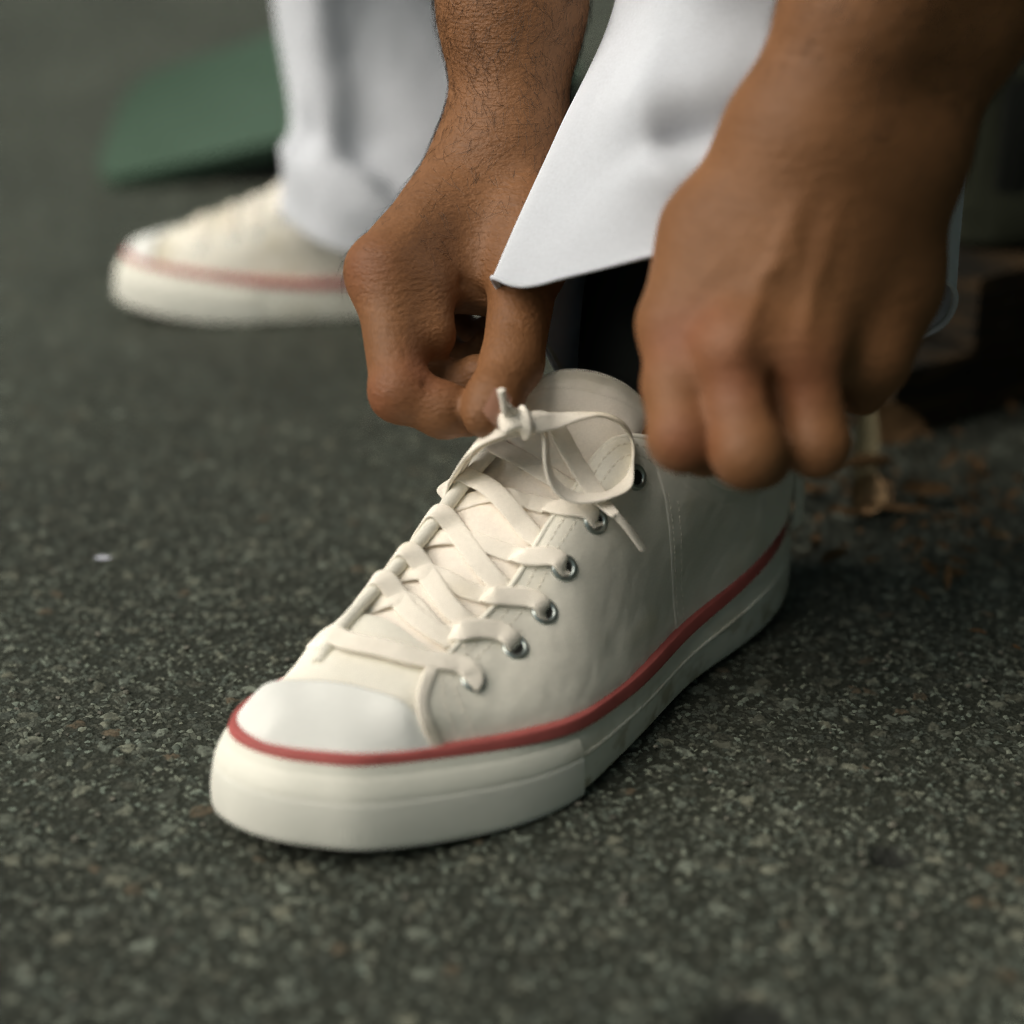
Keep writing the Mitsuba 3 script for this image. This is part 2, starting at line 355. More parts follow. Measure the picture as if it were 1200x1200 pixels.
LAT = dict(base=[base_pt(s, 1) for s in (249, 228, 205, 187, 169, 150, 132, 116, 95, 65, 40, 18, 2)],
           low=[(250, 25.5, 37), (228, 33.5, 35), (205, 39, 35), (187, 39.8, 35), (170, 38, 36), (152, 35.5, 37), (134, 33.0, 39), (119, 31.5, 42), (95, 31, 44), (65, 31.5, 45), (40, 28, 45), (17, 19.5, 46), (-1.5, 1, 46)],
           mid=[(247, 20, 45.5), (227, 24, 44.5), (206, 24.5, 49.0), (190, 25, 55), (177, 25, 66.3), (160, 25.5, 77), (141, 27, 87), (124, 31, 76), (97, 32.5, 60), (65, 30.5, 56), (40, 26, 60), (15, 16.5, 64), (0.5, 1, 66)],
           edge=[(235, 14.5, 49.3), (221, 14, 53), (206, 14, 58), (191, 14, 65), (174, 14, 78), (157, 14, 87.5), (141, 16, 98), (126, 25, 96), (96, 31.5, 73), (64, 29, 66), (38, 22.5, 71), (14, 14, 78), (6, 1, 82)])
MED = dict(base=[base_pt(s, -1) for s in (266, 245, 222, 205, 190, 170, 148, 124, 96, 65, 40, 18, 2)],
           low=[(263, -31, 36.5), (243, -37.5, 36), (221, -40, 38), (204, -38.5, 40), (190, -37.5, 43), (170, -35.5, 48), (148, -33, 52), (124, -34, 50), (96, -33, 46), (65, -33, 46), (40, -28, 46), (17, -19.5, 46), (-1.5, 0, 46)],
           mid=[(258, -26, 40), (236, -29.5, 49), (216, -30.5, 54), (202, -31, 59), (188, -31, 66.5), (171, -31, 76), (150, -31, 86), (124, -33, 78), (96, -32, 62), (65, -31.5, 58), (40, -26, 60), (15, -16.5, 64), (0.5, 0, 66)],
           edge=[(251, -19.5, 50.5), (235, -20.5, 60), (217, -21.5, 66), (203, -22, 71.5), (188, -22, 79.5), (171, -22, 88.5), (150, -22.5, 97), (126, -27, 96), (96, -31, 74), (64, -30, 67), (38, -22.5, 71), (14, -14, 78), (6, 0, 82)])
TONGUE = [  # rows along the foot, each across from inner to outer side
    [(262, -30, 41.5), (262, -20, 45), (262, -8, 46.5), (262, 6, 43), (262, 20, 32)],
    [(250, -30, 43), (250, -20, 49), (250, -6, 51.3), (249, 8, 48.5), (247, 22, 41)],
    [(236, -30, 48), (236, -20, 55.5), (236, -5, 57), (234, 8, 51.5), (232, 21, 43.5)],
    [(218, -28, 57), (218, -18, 63), (217, -4, 62.5), (214, 8, 56.5), (211, 22, 47)],
    [(203, -27, 62), (203, -17, 68.5), (202, -4, 68.3), (199, 8, 61.5), (196, 22, 51)],
    [(188, -27, 69), (188, -17, 76.5), (187, -4, 76.5), (184, 8, 69.5), (182, 22, 59)],
    [(172, -27, 79), (172, -17, 86), (171, -4, 86), (169, 8, 80.5), (167, 22, 69)],
    [(160, -26, 88), (160, -17, 94), (160, -4, 95.5), (158, 8, 90.5), (154, 21, 80)],
    [(152, -23, 97), (153, -15, 104), (154, -4, 107), (148, 9, 101.5), (138, 20, 92)],
    [(149, -18, 103), (151, -13, 112), (147, -3, 120), (134, 9, 117.5), (119, 18, 101)]]

from scipy.interpolate import RBFInterpolator
RIM = ring(IN + 1.2, ZT - 4)[[i for i in range(NL) if loop[i, 0] > 226]]
RIM = even(RIM, 141)
CTL = np.vstack([RIM + [0, 0, 3.2], A([[270, -26, 42.0], [268, -10, 44.5], [267, 4, 42.3], [262, 14, 39.8], [279, -14, 41.0], [284, -10, 38.2],
     [255, 20, 40.8], [258, 8, 44.6], [246, 20, 43.8], [246, 10, 48.0], [238, 14, 48.5], [236, 22, 44.5], [228, 24, 43], [228, 32, 36], [240, 28, 38.5], [256, -8, 48.4], [257, -22, 45.0], [262, -30, 41.0], [246, -10, 51.5], [247, -20, 50.5],
     [250, -30, 43.0], [238, -8, 54.5], [238, -20, 54.5], [238, -32, 49], [230, -8, 57], [230, 6, 52.5], [230, -20, 57]])])
RBF = RBFInterpolator(CTL[:, :2], CTL[:, 2], kernel='thin_plate_spline', smoothing=4.0)

MED['edge'] = [(a, b, c - (2.0 if a > 140 else 0)) for (a, b, c) in MED['edge']]
def _edge(tab):
    a = A(tab['edge'], float); o = a[:, 0].argsort(); return lambda q: np.interp(q, a[o, 0], a[o, 2])
zmed, zlat = _edge(MED), _edge(LAT)
for r_ in range(2, 9):                                         # between the eyestays the tongue hangs just under the laces
    row = []
    for (a, b, c) in TONGUE[r_]:
        f = np.clip((b + 22) / 36.0, 0, 1)
        z_ = (zmed(a) - 6.0) * (1 - f) + (zlat(a) - 3.6) * f + 4.2 * math.sin(math.pi * f) ** 1.0 * (0.75 if r_ < 3 else 1)
        if b < -22: z_ -= 0.35 * (-22 - b)
        if b > 14: z_ -= 0.9 * (b - 14)
        row.append((a, b, z_ if r_ < 8 else 0.5 * z_ + 0.5 * c))
    TONGUE[r_] = row
for r_ in (0, 1): TONGUE[r_] = [(a, b, c - 3.0) for (a, b, c) in TONGUE[r_]]

TOWARD = unit(A([0.72, 0.50, 0.48]))      # laces are lifted clear of the tongue along this direction

def shoe(name, label, O, U, L, main):
    O, U, L = A(O), A(U), A(L)
    def W(P):
        P = np.asarray(P, float) / 1000.0
        return O + P[..., :1] * U + P[..., 1:2] * L + P[..., 2:3] * A([0, 0, 1.0])
    flip = np.dot(np.cross(U, L), [0, 0, 1]) < 0
    def place(m):
        v = W(m.vertices)
        return trimesh.Trimesh(v, m.faces[:, ::-1] if flip else m.faces, process=False)
    key = thing(name, label, 'sneaker')
    def add(part, m, mat, parent=key, **kw): return put(part, place(m), mat, parent, **kw)
    # --- rubber foxing: smooth band all the way round, top lip folded inwards
    fs = np.linspace(0, 1, 15)
    rows = [(6 + 0 * IN, ZB + 0.4), (2.2 + 0 * IN, ZB + 0.0), (0.6 + 0 * IN, ZB + 0.9)]
    rows += [prof(f) for f in fs[1:]] + [(IN + 1.2, ZT + 0.1), (IN + 3.5, ZT - 1.2)]
    add('foxing', wall(rows), 'mat_rubber')
    # piping line along the middle of the band behind the bumper
    i0 = [i for i in range(NL) if (loop[i, 0] < 206)]
    runs = np.split(i0, np.where(np.diff(i0) > 1)[0] + 1)
    idx = np.r_[runs[-1], runs[0]] if len(runs) > 1 else runs[0]
    o, z = prof(0.60)
    line = ring(o - 0.1, z)[idx]
    add('foxing_line', tube(line, 0.62, 8, smooth_path=False), 'mat_rubber')
    # --- ribbed toe bumper laid over the front of the band
    i1 = [i for i in range(NL) if loop[i, 0] > 200]
    fb = np.linspace(0.02, 0.60, 9)
    R = []
    ok = A(i1)
    endtap = np.minimum(1, np.minimum(np.arange(len(ok)), np.arange(len(ok))[::-1]) / 3.0)
    for f in np.r_[fb[:1], fb, fb[-1:]]:
        o, z = prof(f); k = len(R)
        e = 0.1 if k == 0 or k == len(fb) + 1 else 1.15
        R.append(ring(o - e, z)[ok])
    P = np.stack(R)
    P = P + 0 * endtap[None, :, None]
    m = sheet(P)
    uvx = np.cumsum(np.r_[0, np.linalg.norm(np.diff(loop[ok], axis=0), axis=1)]) / 1.25
    uv = np.stack(np.broadcast_arrays(uvx[None, :], np.linspace(0, 1, len(R))[:, None]), -1).reshape(-1, 2)
    ends = []
    for e in (0, -1):
        a = P[1:-1, e]; o2, _ = prof(0.3)
        b = a + np.r_[nin[ok[e]], 0] * 1.6
        ends.append(sheet(np.stack([a, b])))
    add('toe_bumper', m, 'mat_rib', uv=uv)
    for e_ in ends: add('toe_bumper_end', e_, 'mat_rubber', smooth=False)
    # thin smooth strip above the ribs
    R = []
    for f, e in ((0.595, 0.9), (0.63, 1.35), (0.72, 1.1), (0.82, 0.8), (0.86, 0.0)):
        o, z = prof(f); R.append(ring(o - e, z)[ok])
    add('toe_strip', sheet(np.stack(R)), 'mat_rubber')
    # --- outsole
    rows = [(60 + 0 * IN, ZB + 0.6)]
    base = np.stack([ring(3 + 0 * IN, ZB + 0.3), ring(5 + 0 * IN, ZB - 0.6 + 0.6), np.concatenate([np.stack([S_ * 0.94 + 9, loop[:, 1] * 0.1], 1), (spring(S_ * 0.94 + 9) + 0.5)[:, None]], 1)])
    add('outsole', sheet(base, wrap_m=True), 'mat_sole')
    # --- red stripe: a thin raised band on the top of the foxing
    tk = PchipInterpolator([-5, 0, 60, 120, 200, 260, 293], [3.7, 3.7, 3.7, 3.9, 3.6, 2.6, 2.3])(S_)
    proud = 0.75 * npss(235, 200, S_)
    R = []
    for a, e in ((-0.25, -0.2), (-0.12, 0.42), (0.0, 0.5), (0.5, 0.5), (0.9, 0.42), (1.02, 0.1), (1.05, -2.5)):
        R.append(ring(IN - e - (proud if e > -0.1 else 0) + 0.9 * a, ZT - 0.3 + tk * a))
    add('stripe', sheet(np.stack(R), wrap_m=True), 'mat_red')
    # --- upper
    def soften(P, amp, seed):
        n_ = normals_of(P)
        w = meshkit.fbm(P / 24.0 + seed) - 0.5 + 0.2 * (meshkit.fbm(P / 8.0 + seed + 9) - 0.5)
        nu, nv = P.shape[:2]
        edge = np.minimum(1, np.minimum(np.arange(nv), np.arange(nv)[::-1] + 3) / 10.0)[None, :]
        return P + n_ * (w * edge * amp)[..., None]
    q1 = soften(surf([LAT[k] for k in ('base', 'low', 'mid', 'edge')], 220, 60), 2.1, 3)
    q2 = soften(surf([MED[k] for k in ('base', 'low', 'mid', 'edge')], 200, 50), 2.6, 5)
    def thick(P, t):
        n_ = normals_of(P)
        if (n_[:, 5] * (P[:, 5] - A([120, 0, 20]))).sum() < 0: n_ = -n_
        B = P - n_ * t
        Q = np.concatenate([P, B[:, ::-1]], 1)
        return sheet(np.concatenate([Q, Q[:, :1]], 1)), n_
    m1, n1 = thick(q1, 1.3)
    m2, n2 = thick(q2, 1.3)
    lq = add('outer_quarter', m1, 'mat_canvas')
    mq = add('inner_quarter', m2, 'mat_canvas')
    # dome under the toe cap and the tongue
    tg = surf(np.transpose(A(TONGUE), (1, 0, 2)), 160, 60)
    nT = normals_of(tg)
    if nT[:, :, 2].mean() < 0: nT = -nT
    tg = tg + nT * ((meshkit.fbm(tg / 15.0 + 2) - 0.5) * 1.6)[..., None]
    front = tg[-70:] if False else tg
    Q = np.concatenate([tg, (tg - nT * 1.8)[::-1]], 0)
    tk_ = add('tongue', sheet(np.concatenate([Q, Q[:1]], 0)), 'mat_tongue')
    # overcast stitches along the top of the tongue
    top = even(tg[-1], 84); top2 = even(tg[-7], 84); tn = unit(top - top2)
    st = [tube(A([top2[i] + (top[i] - top2[i]) * a + nTt * h for a, h, nTt in ((0.15, 0.0, nT[-5, 30]), (0.6, 0.15, nT[-5, 30]), (1.0, 0.45, nT[-1, 30]), (1.08, -0.4, nT[-1, 30]))]), 0.24, 5, 6) for i in range(84)]
    add('edge_stitching', cat_mesh(st), 'mat_thread', tk_, kind='stuff')
    # --- vamp and toe cap: fan from the base loop up to the tongue rows
    tf = [i for i in range(NL) if loop[i, 0] > 226]
    br = ring(IN + 1.2, ZT - 4)[tf]
    def dome(lift, s_end, nrow, drop=0.0):
        """front dome from the rim of the toe to the line s_end"""
        rim = even(br, 121)
        ang = np.linspace(0, 1, 121)
        return rim
    rim = even(br, 141)                                       # outer side ... toe ... inner side
    # crown of the dome: heights on the (s,t) plane from scattered controls
    def zdome(s, t): return RBF(np.stack([np.ravel(s), np.ravel(t)], 1)).reshape(np.shape(s))
    nr = 46
    def fan(endline, lift, n=141):
        e = even(A(endline, float), n)
        f = np.linspace(0, 1, nr)[None, :, None] ** 0.85
        r2 = even(rim[(rim[:, 0] >= min(endline[0][0], endline[-1][0]) - 40)], n)
        st_ = r2[:, None, :2] * (1 - f) + e[:, None, :2] * f
        z = zdome(st_[..., 0], st_[..., 1])
        z = z * npss(0, 0.06, f[..., 0]) + (r2[:, None, 2] + 1.0) * (1 - npss(0, 0.06, f[..., 0]))
        P = np.concatenate([st_, z[..., None]], 2)
        n_ = normals_of(P); n_ = np.where(n_[..., 2:] < 0, -n_, n_)
        return P + n_ * lift, n_
    vampP, _ = fan([(231, 24), (229, 8), (229, -10), (231, -24)], -0.6)
    add('vamp', sheet(vampP), 'mat_canvas')
    CAPEND = [(247.0, 30.0), (248.9, 26.6), (250.0, 23.2), (251.8, 18.5), (253.5, 11.1), (256.0, 2.2), (259.1, -5.6), (261.7, -13.1), (264.0, -19.5), (265.5, -28.0), (264.5, -39.0)]
    e = spline([c[:2] for c in CAPEND], 141)
    rc = rim[(rim[:, 0] > 247) | ((rim[:, 1] < -10) & (rim[:, 0] > 261))]
    rc = rc[(rc[:, 1] > -10) | (rc[:, 0] > 261)]
    r2 = even(rc, 141)
    f = np.linspace(0, 1, nr)[None, :, None]
    st_ = r2[:, None, :2] * (1 - f) + e[:, None, :2] * f
    z = zdome(st_[..., 0], st_[..., 1])
    k = npss(0, 0.08, f[..., 0])
    P = np.concatenate([st_, (z * k + (r2[:, None, 2] + 1.0) * (1 - k))[..., None]], 2)
    n_ = normals_of(P); n_ = np.where(n_[..., 2:] < 0, -n_, n_)
    P = P + n_ * 1.0
    P = np.concatenate([P, P[:, -1:] - n_[:, -1:] * 1.6], 1)
    add('toe_cap', sheet(P), 'mat_cap')
    # --- bindings
    seam = q1[0] + n1[0] * 0.5
    add('seam_binding', ribbon(seam[6:], n1[0][6:][::10], 4.0, 1.5, 70, smooth_path=False), 'mat_lace', lq)
    edge = q2[:130, -1] + A([0, 0.6, -1.2])
    add('eyestay_roll', tube(edge[::6], [2.2] * 3 + [2.5] * 9, 12, 160), 'mat_canvas', mq)
    edge = q1[:128, -1] + A([0, 0.2, -0.5])
    add('eyestay_roll', tube(edge[::6], 1.05, 10, 160), 'mat_canvas', lq)
    col = q1[118:, -1]; add('collar_binding', tube(col[::5], 1.6, 10, 90), 'mat_canvas', lq)
    col = q2[118:, -1]; add('collar_binding', tube(col[::5], 1.6, 10, 90), 'mat_canvas', mq)
    # stitch rows on the outer quarter (running stitch, joined)
    def stitches(P, N, path, lift=0.26, ln=1.6, gap=0.8, r=0.19):
        tree = cKDTree(P.reshape(-1, 3)); out = []
        p = even(spline(path, 200), max(4, int(np.linalg.norm(np.diff(spline(path, 100), axis=0), axis=1).sum() / (ln + gap))))
        _, ii = tree.query(p); p = P.reshape(-1, 3)[ii]; nn = N.reshape(-1, 3)[ii]
        for a in range(len(p) - 1):
            d = p[a + 1] - p[a]; d = d * ln / (ln + gap)
            out.append(tube(A([p[a] - nn[a] * 0.1, p[a] + d * 0.5 + nn[a] * lift, p[a] + d - nn[a] * 0.1]), r, 5, 5))
        return out
    i0 = int(np.abs(q1[:, 30, 0] - 126).argmin())
    ss = []
    for v in (6, ):
        ss += stitches(q1, n1, q1[v, 6:56:6]) + stitches(q1, n1, q1[v + 4, 6:54:6])
    ss += stitches(q1 + n1 * 0.2, n1, q1[i0 + 2, 2:50:6]) + stitches(q1 + n1 * 0.2, n1, q1[i0 + 6, 2:50:6])
    ss += stitches(q1, n1, q1[10:120:6, -6]) + stitches(q1, n1, q1[10:120:6, -10])
    add('stitching', cat_mesh(ss), 'mat_thread', lq, kind='stuff')
    i0 = int(np.abs(q1[:, 30, 0] - 126).argmin())
    hp = q1[i0:, :52] + n1[i0:, :52] * 0.28
    hp = np.concatenate([(q1[i0:i0 + 1, :52] - n1[i0:i0 + 1, :52] * 0.2), hp], 0)
    hp = np.concatenate([hp, np.concatenate([q1[i0:i0 + 1, 51:52], q1[i0:, 51:52]], 0)], 1)
    add('heel_panel', sheet(hp), 'mat_canvas', lq)
    heel = surf([[(30, -27, 30), (4, -15, 31), (-1.5, 0, 32), (4, 15, 31), (26, 25.5, 30)], [(26, -26, 46), (1, -13, 48), (-3.2, 0, 48), (1, 13, 48), (24, 24.5, 46)], [(20, -20.0, 62), (4.5, -12, 64), (-1.2, 0, 65), (4.5, 12, 64), (20, 20.5, 62)]], 60, 20)
    add('heel_strip', sheet(heel), 'mat_canvas')
    # --- eyelets
    flatP, flatN = q1.reshape(-1, 3), n1.reshape(-1, 3)
    t1 = cKDTree(flatP)
    def eyelet(pos, par, P, N, tr, proud=1.0):
        _, i = tr.query(pos); c, n_ = P[i], N[i]
        a = unit(np.cross(n_, [1, 0, 0.3])); b = np.cross(n_, a)
        th = np.linspace(0, 2 * np.pi, 28, endpoint=False)
        rows = []
        for rr, hh in ((4.6, -0.1), (4.4, 0.55), (3.7, 0.95), (2.9, 0.75), (2.5, 0.0), (2.45, -1.2)):
            rows.append(c + n_ * hh * proud + rr * (np.cos(th)[:, None] * a + np.sin(th)[:, None] * b))
        k_ = add('eyelet', sheet(np.stack(rows), wrap_m=True), 'mat_metal', par)
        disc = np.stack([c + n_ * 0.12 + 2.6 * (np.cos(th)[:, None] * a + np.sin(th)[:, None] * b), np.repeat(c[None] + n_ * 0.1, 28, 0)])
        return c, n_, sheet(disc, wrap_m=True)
    EL = [(226.1, 24.0, 44.3), (206.0, 24.5, 47.6), (190.6, 25.0, 54.7), (179.0, 25.0, 66.4), (161.5, 25.5, 77.1), (141, 26.5, 87)]
    EM = [(236, -36, 46), (217, -37, 51), (203, -36.5, 56), (188, -36, 63), (171, -35, 71), (152, -34.5, 80)]
    holes = []
    en = [eyelet(c, lq, flatP, flatN, t1) for c in EL]
    mP, mN = q2.reshape(-1, 3), n2.reshape(-1, 3); t2 = cKDTree(mP)
    em = [eyelet(c, mq, mP, mN, t2, 0.5) for c in EM]
    add('eyelet_hole', cat_mesh([x[2] for x in en + em]), 'mat_hole', lq, kind='stuff')
    # --- laces
    LP, NPc = en, em
    WR = [(244.6, -21.0, 54.9), (219.9, -21.5, 61.6), (206.2, -22.0, 68.4), (189.6, -22.0, 77.9), (174.4, -22.0, 87.7), (159.1, -22.5, 94.9)] if main else [(x[0][0] + 3, -21.5, x[0][2] + 8) for x in em]
    up = A([0.42, 0.0, 0.9]); out_l = A([0.25, 0.62, 0.75]); out_m = A([0.2, -0.8, 0.6])
    Wd, Tk = 7.1, 1.3
    tt = cKDTree(tg.reshape(-1, 3)); tP, tN = tg.reshape(-1, 3), nT.reshape(-1, 3)
    oP, oN = q1[:130].reshape(-1, 3), n1[:130].reshape(-1, 3); ot = cKDTree(oP)
    def drape(pts, clear, over=False):
        p = even(spline(pts, 240), 90)
        m_ = (p[:, 1] > -19) & (p[:, 1] < 16) & (p[:, 0] < 246)
        for _ in range(14):
            d, i = tt.query(p)
            hgt = ((p - tP[i]) * tN[i]).sum(1)
            need = np.where(m_, np.clip(clear - hgt, 0, 2.0), 0)
            if over:
                d2, i2 = ot.query(p); h2 = ((p - oP[i2]) * oN[i2]).sum(1)
                need = np.maximum(need, np.where((p[:, 1] > 10) & (d2 < 6) & (np.arange(90) > 7), np.clip(1.3 - h2, 0, 2.0), 0))
            p = p + TOWARD * (need * 0.8)[:, None]
        k_ = np.exp(-np.linspace(-2, 2, 9) ** 2); k_ /= k_.sum()
        sm = np.stack([np.convolve(np.pad(p[:, a], 4, mode='edge'), k_, 'valid') for a in range(3)], 1)
        sm[:6], sm[-6:] = p[:6], p[-6:]
        return sm
    def strip(nm, pts, guides, w=Wd, n=60, taper=None, lab=None, t=Tk, clear=None, over=False):
        if clear is not None: pts = drape(pts, clear, over)
        add(nm, ribbon(pts, guides, w, t, n, taper, smooth_path=clear is None), 'mat_lace', label=lab)
    def over_lat(i, back):       # end of a strip that drops into outer eyelet i
        c, n_, _ = LP[i]
        e_ = A(LAT['edge'][0]) * 0 + c
        inw = A([4.0, -9.0, 6.5])
        return [c + n_ * 2.4 + back * 5.0, c + n_ * 1.7 + back * 1.2, c - n_ * 2.5]
    def tg_z(s, t):
        i = ((tg[..., 0] - s) ** 2 + (tg[..., 1] - t) ** 2).argmin()
        return tg.reshape(-1, 3)[i, 2]
    mes = A(MED['edge'], float); mo = mes[:, 0].argsort()
    def wrap(i):                 # from above over the inner edge and down into the inner eyelet
        s0 = A(WR[i], float)[0]; c, n_, _ = NPc[i]
        ze = np.interp(s0, mes[mo, 0], mes[mo, 2]); te = np.interp(s0, mes[mo, 0], mes[mo, 1])
        return [c - n_ * 2, c + n_ * 0.8, A([s0, te - 3.0, ze - 1.2]), A([s0 - 0.2, te - 1.1, ze + 1.7]), A([s0 - 0.5, te + 1.4, ze + 2.5]), A([s0 - 0.8, te + 3.8, ze + 1.6])]
    gm = [out_m, out_m, unit(out_m + up), up, up, up, up]
    b = LP[0]
    a0 = wrap(0)
    # lowest bar, straight across
    strip('lace_strip', a0 + [A((234.5, -6.0, 49.1)) + [0, 0, .5], A((230.2, 8.0, 47.3)) + [0, 0, 1.0]] + over_lat(0, unit(A([0.1, -0.8, 0.45]))), [out_m, up, up, up, out_l], clear=4.8, over=True)
    # strips that run from under the outer edge up to the next inner eyelet (they lie on top)
    if main:
        D = [[(218.1, -9.0, 55.9), (215.8, 4.0, 49.4), (222, 13, 50.5)], [(205.3, -8.0, 59.5), (208.2, 6.0, 52.8), (208, 15, 54.5)], [(187.6, -8.0, 67.2), (190.3, 8.0, 58.5), (192, 15, 62)],
             [(175.4, -12.0, 86.6), (177.8, 2.0, 80.9), (176.0, 12.0, 71.8), (174, 15, 75)], [(159.1, -10.0, 91.8), (158.7, 2.0, 87.9), (158, 16, 84)]]
        E = [[(210.0, 12.0, 52.2), (217.6, 3.0, 51.6), (219, -10, 60), (224, -19, zmed(224) - 4.2), (226, -26, zmed(226) - 6)], [(195.5, 12.0, 58.4), (200.5, 0.0, 59.4), (206, -10, 65), (209, -19, zmed(209) - 4.2), (211, -26, zmed(211) - 6)], [(179.0, 10.0, 65.8), (182.9, -2.0, 67.8), (190, -11, 72), (193, -19, zmed(193) - 4.2), (195, -26, zmed(195) - 6)],
             [(162.3, 10.0, 78.2), (173.3, 0.0, 83.6), (174, -11, 82), (178, -19, zmed(178) - 4.2), (180, -26, zmed(180) - 6)]]
    else:
        D = [[(EM[i + 1][0] + 2, -8, tg_z(EM[i + 1][0], -8) + 2.5), (EL[i][0] + 2, 6, tg_z(EL[i][0], 6) + 2.2), A(LAT['edge'][i + 1]) + [2, 2, -2.4]] for i in range(5)]
        E = [[(EL[i + 1][0] - 2, 12, tg_z(EL[i + 1][0], 12) + 3), (EL[i + 1][0] + 3, -2, tg_z(EL[i + 1][0], -2) + 1.6), (EM[i][0] - 6, -17, tg_z(EM[i][0] - 6, -17) + .6)] for i in range(4)]
    for i in range(5):
        strip('lace_strip', wrap(i + 1) + D[i], gm, clear=1.5)
    for i in range(4):
        p_ = over_lat(i + 1, unit(A([0.15, -0.75, 0.5])))[::-1]
        strip('lace_strip', p_ + E[i], [out_l, out_l, up, up, up], clear=0.7, over=True)
    if not main:
        kn = A([172.0, -2.0, tg_z(166, -2) + 6])
        strip('lace_bow', [kn, kn + [10, 22, 4], kn + [16, 34, -12], kn + [8, 30, -18], kn + [0, 4, -2]], [[0.6, 0.2, 0.8], [1, 0, 0.2], [0.3, 0, 1]], 6.5, 80)
        strip('lace_bow', [kn, kn + [8, -20, 2], kn + [10, -30, -14], kn + [2, -24, -14], kn + [0, -4, -2]], [[0.6, -0.2, 0.8], [1, 0, 0.2], [0.3, 0, 1]], 6.5, 80)
        return
    # bow: knot, two loops, two ends
    kn = A((181.1, 8.0, 113.6))
    kw = ribbon([(177.6, 5.0, 115.5), (182.2, 9.5, 115.6), (182.6, 10.5, 113.6), (179.3, 8.0, 110.1)], [[0.8, 0.2, 0.5], [0.9, 0.4, 0.3]], 5.5, 2.6, 24)
    add('lace_knot', kw, 'mat_lace')
    kw = ribbon([(185.8, 4.0, 112.9), (184.4, 7.0, 115.4), (180.6, 9.0, 114.8), (174.2, 9.0, 111.6)], [[0.75, 0.2, 0.6]], 7.2, 3.2, 24)
    add('lace_knot', kw, 'mat_lace')
    # right loop, on edge
    rl = [(180.2, 8.0, 113.3), (176.4, 12.0, 113.1), (168.3, 14.0, 112.5), (155.7, 17.0, 111.4), (145.5, 21.0, 107.7), (140.4, 24.0, 100.3), (144.1, 27.0, 92.5), (150.4, 28.0, 87.0), (161.4, 27.0, 86.6), (169.0, 22.0, 87.4), (174.0, 18.0, 91.3), (175.6, 15.0, 98.3), (173.9, 13.0, 105.6), (171.8, 10.0, 109.3), (178.0, 7.0, 111.9)]
    tv, iu, ir = A([0.72, 0.50, 0.48]), A([-0.295, -0.224, 0.929]), A([-0.605, 0.796, 0.0])
    gl = [tv, tv, unit(iu + 0.9 * tv), unit(iu + 0.25 * tv), unit(iu + ir), ir, unit(ir - iu + 0.3 * tv), unit(-iu - 0.2 * tv), unit(-iu - 0.35 * tv), unit(-iu - ir - 0.5 * tv), unit(-ir - 0.35 * tv), unit(-ir - 0.3 * tv), unit(-ir - 0.3 * tv), -tv]
    strip('lace_bow', rl, gl, 6.2, 150)
    # left loop hanging down the inner side
    ll = [(179.4, 6.0, 112.9), (182.7, 3.0, 112.1), (183.7, -4.0, 107.3), (181.0, -14.0, 97.9), (177.9, -24.0, 84.9), (176.1, -29.0, 77.9), (171.1, -30.0, 76.4), (171.4, -24.0, 87.0), (174.6, -14.0, 98.7), (179.4, -2.0, 107.8), (178.1, 4.0, 111.0)]
    strip('lace_bow', ll, [tv, unit(iu - ir + 0.9 * tv), unit(iu - ir + 0.25 * tv), unit(iu - ir + 0.1 * tv), unit(-ir - iu), unit(ir - iu - 0.1 * tv), unit(ir - iu - 0.5 * tv), unit(ir - iu - 0.9 * tv), -tv], 7.0, 150)
    # free end under the right loop with its tip over the outer quarter
    strip('lace_end', [(175.7, 6.0, 111.3), (166.2, 9.0, 110.2), (160.5, 13.0, 98.7), (157.9, 19.0, 88.5), (160.4, 27.0, 83.8), (162.1, 33.0, 81.6)], [A([0.7, 0.1, 0.7]), up, unit(A([0.3, 0.5, 0.8])), out_l], 7.2, 70, taper=([0, .8, 1], [1, 1, .45]))
    strip('lace_end', [(182.5, 7.0, 115.8), (185.3, 7.0, 117.9), (187.9, 7.0, 121.0)], [A([0.8, 0.2, 0.5])], 6.0, 20, taper=([0, 1], [1, .6]))
    add('lace_tip', tube(A([(161.6, 32.0, 82.1), (157.8, 35.0, 75.8), (151.8, 37.0, 67.3)]), 1.25, 10, 30), 'mat_lace')
    add('lace_tip', tube(A([(187.5, 7.0, 118.8), (190.1, 8.0, 123.4), (191.4, 8.0, 127.5)]), 1.3, 10, 24), 'mat_lace')

YAW = 4.06239733
shoe('sneaker', 'cream canvas sneaker with untied bow being laced in the foreground, both hands on it', (0.1060, 0.7208, 0), (math.cos(YAW), math.sin(YAW), 0), (-math.sin(YAW), math.cos(YAW), 0), True)
Y2 = math.radians(177.0)
shoe('sneaker', 'blurred cream canvas sneaker standing farther back under the other trouser leg', (0.052, 1.118, 0), (math.cos(Y2), math.sin(Y2), 0), (math.sin(Y2), -math.cos(Y2), 0), False)

# ---------------------------------------------------------------- person
PK = thing('person', 'person in white trousers bending to tie the front sneaker, both hands at it', 'person')

def smin(a, b, k):
    h = np.clip(0.5 + 0.5 * (b - a) / k, 0, 1)
    return b * (1 - h) + a * h - k * h * (1 - h)

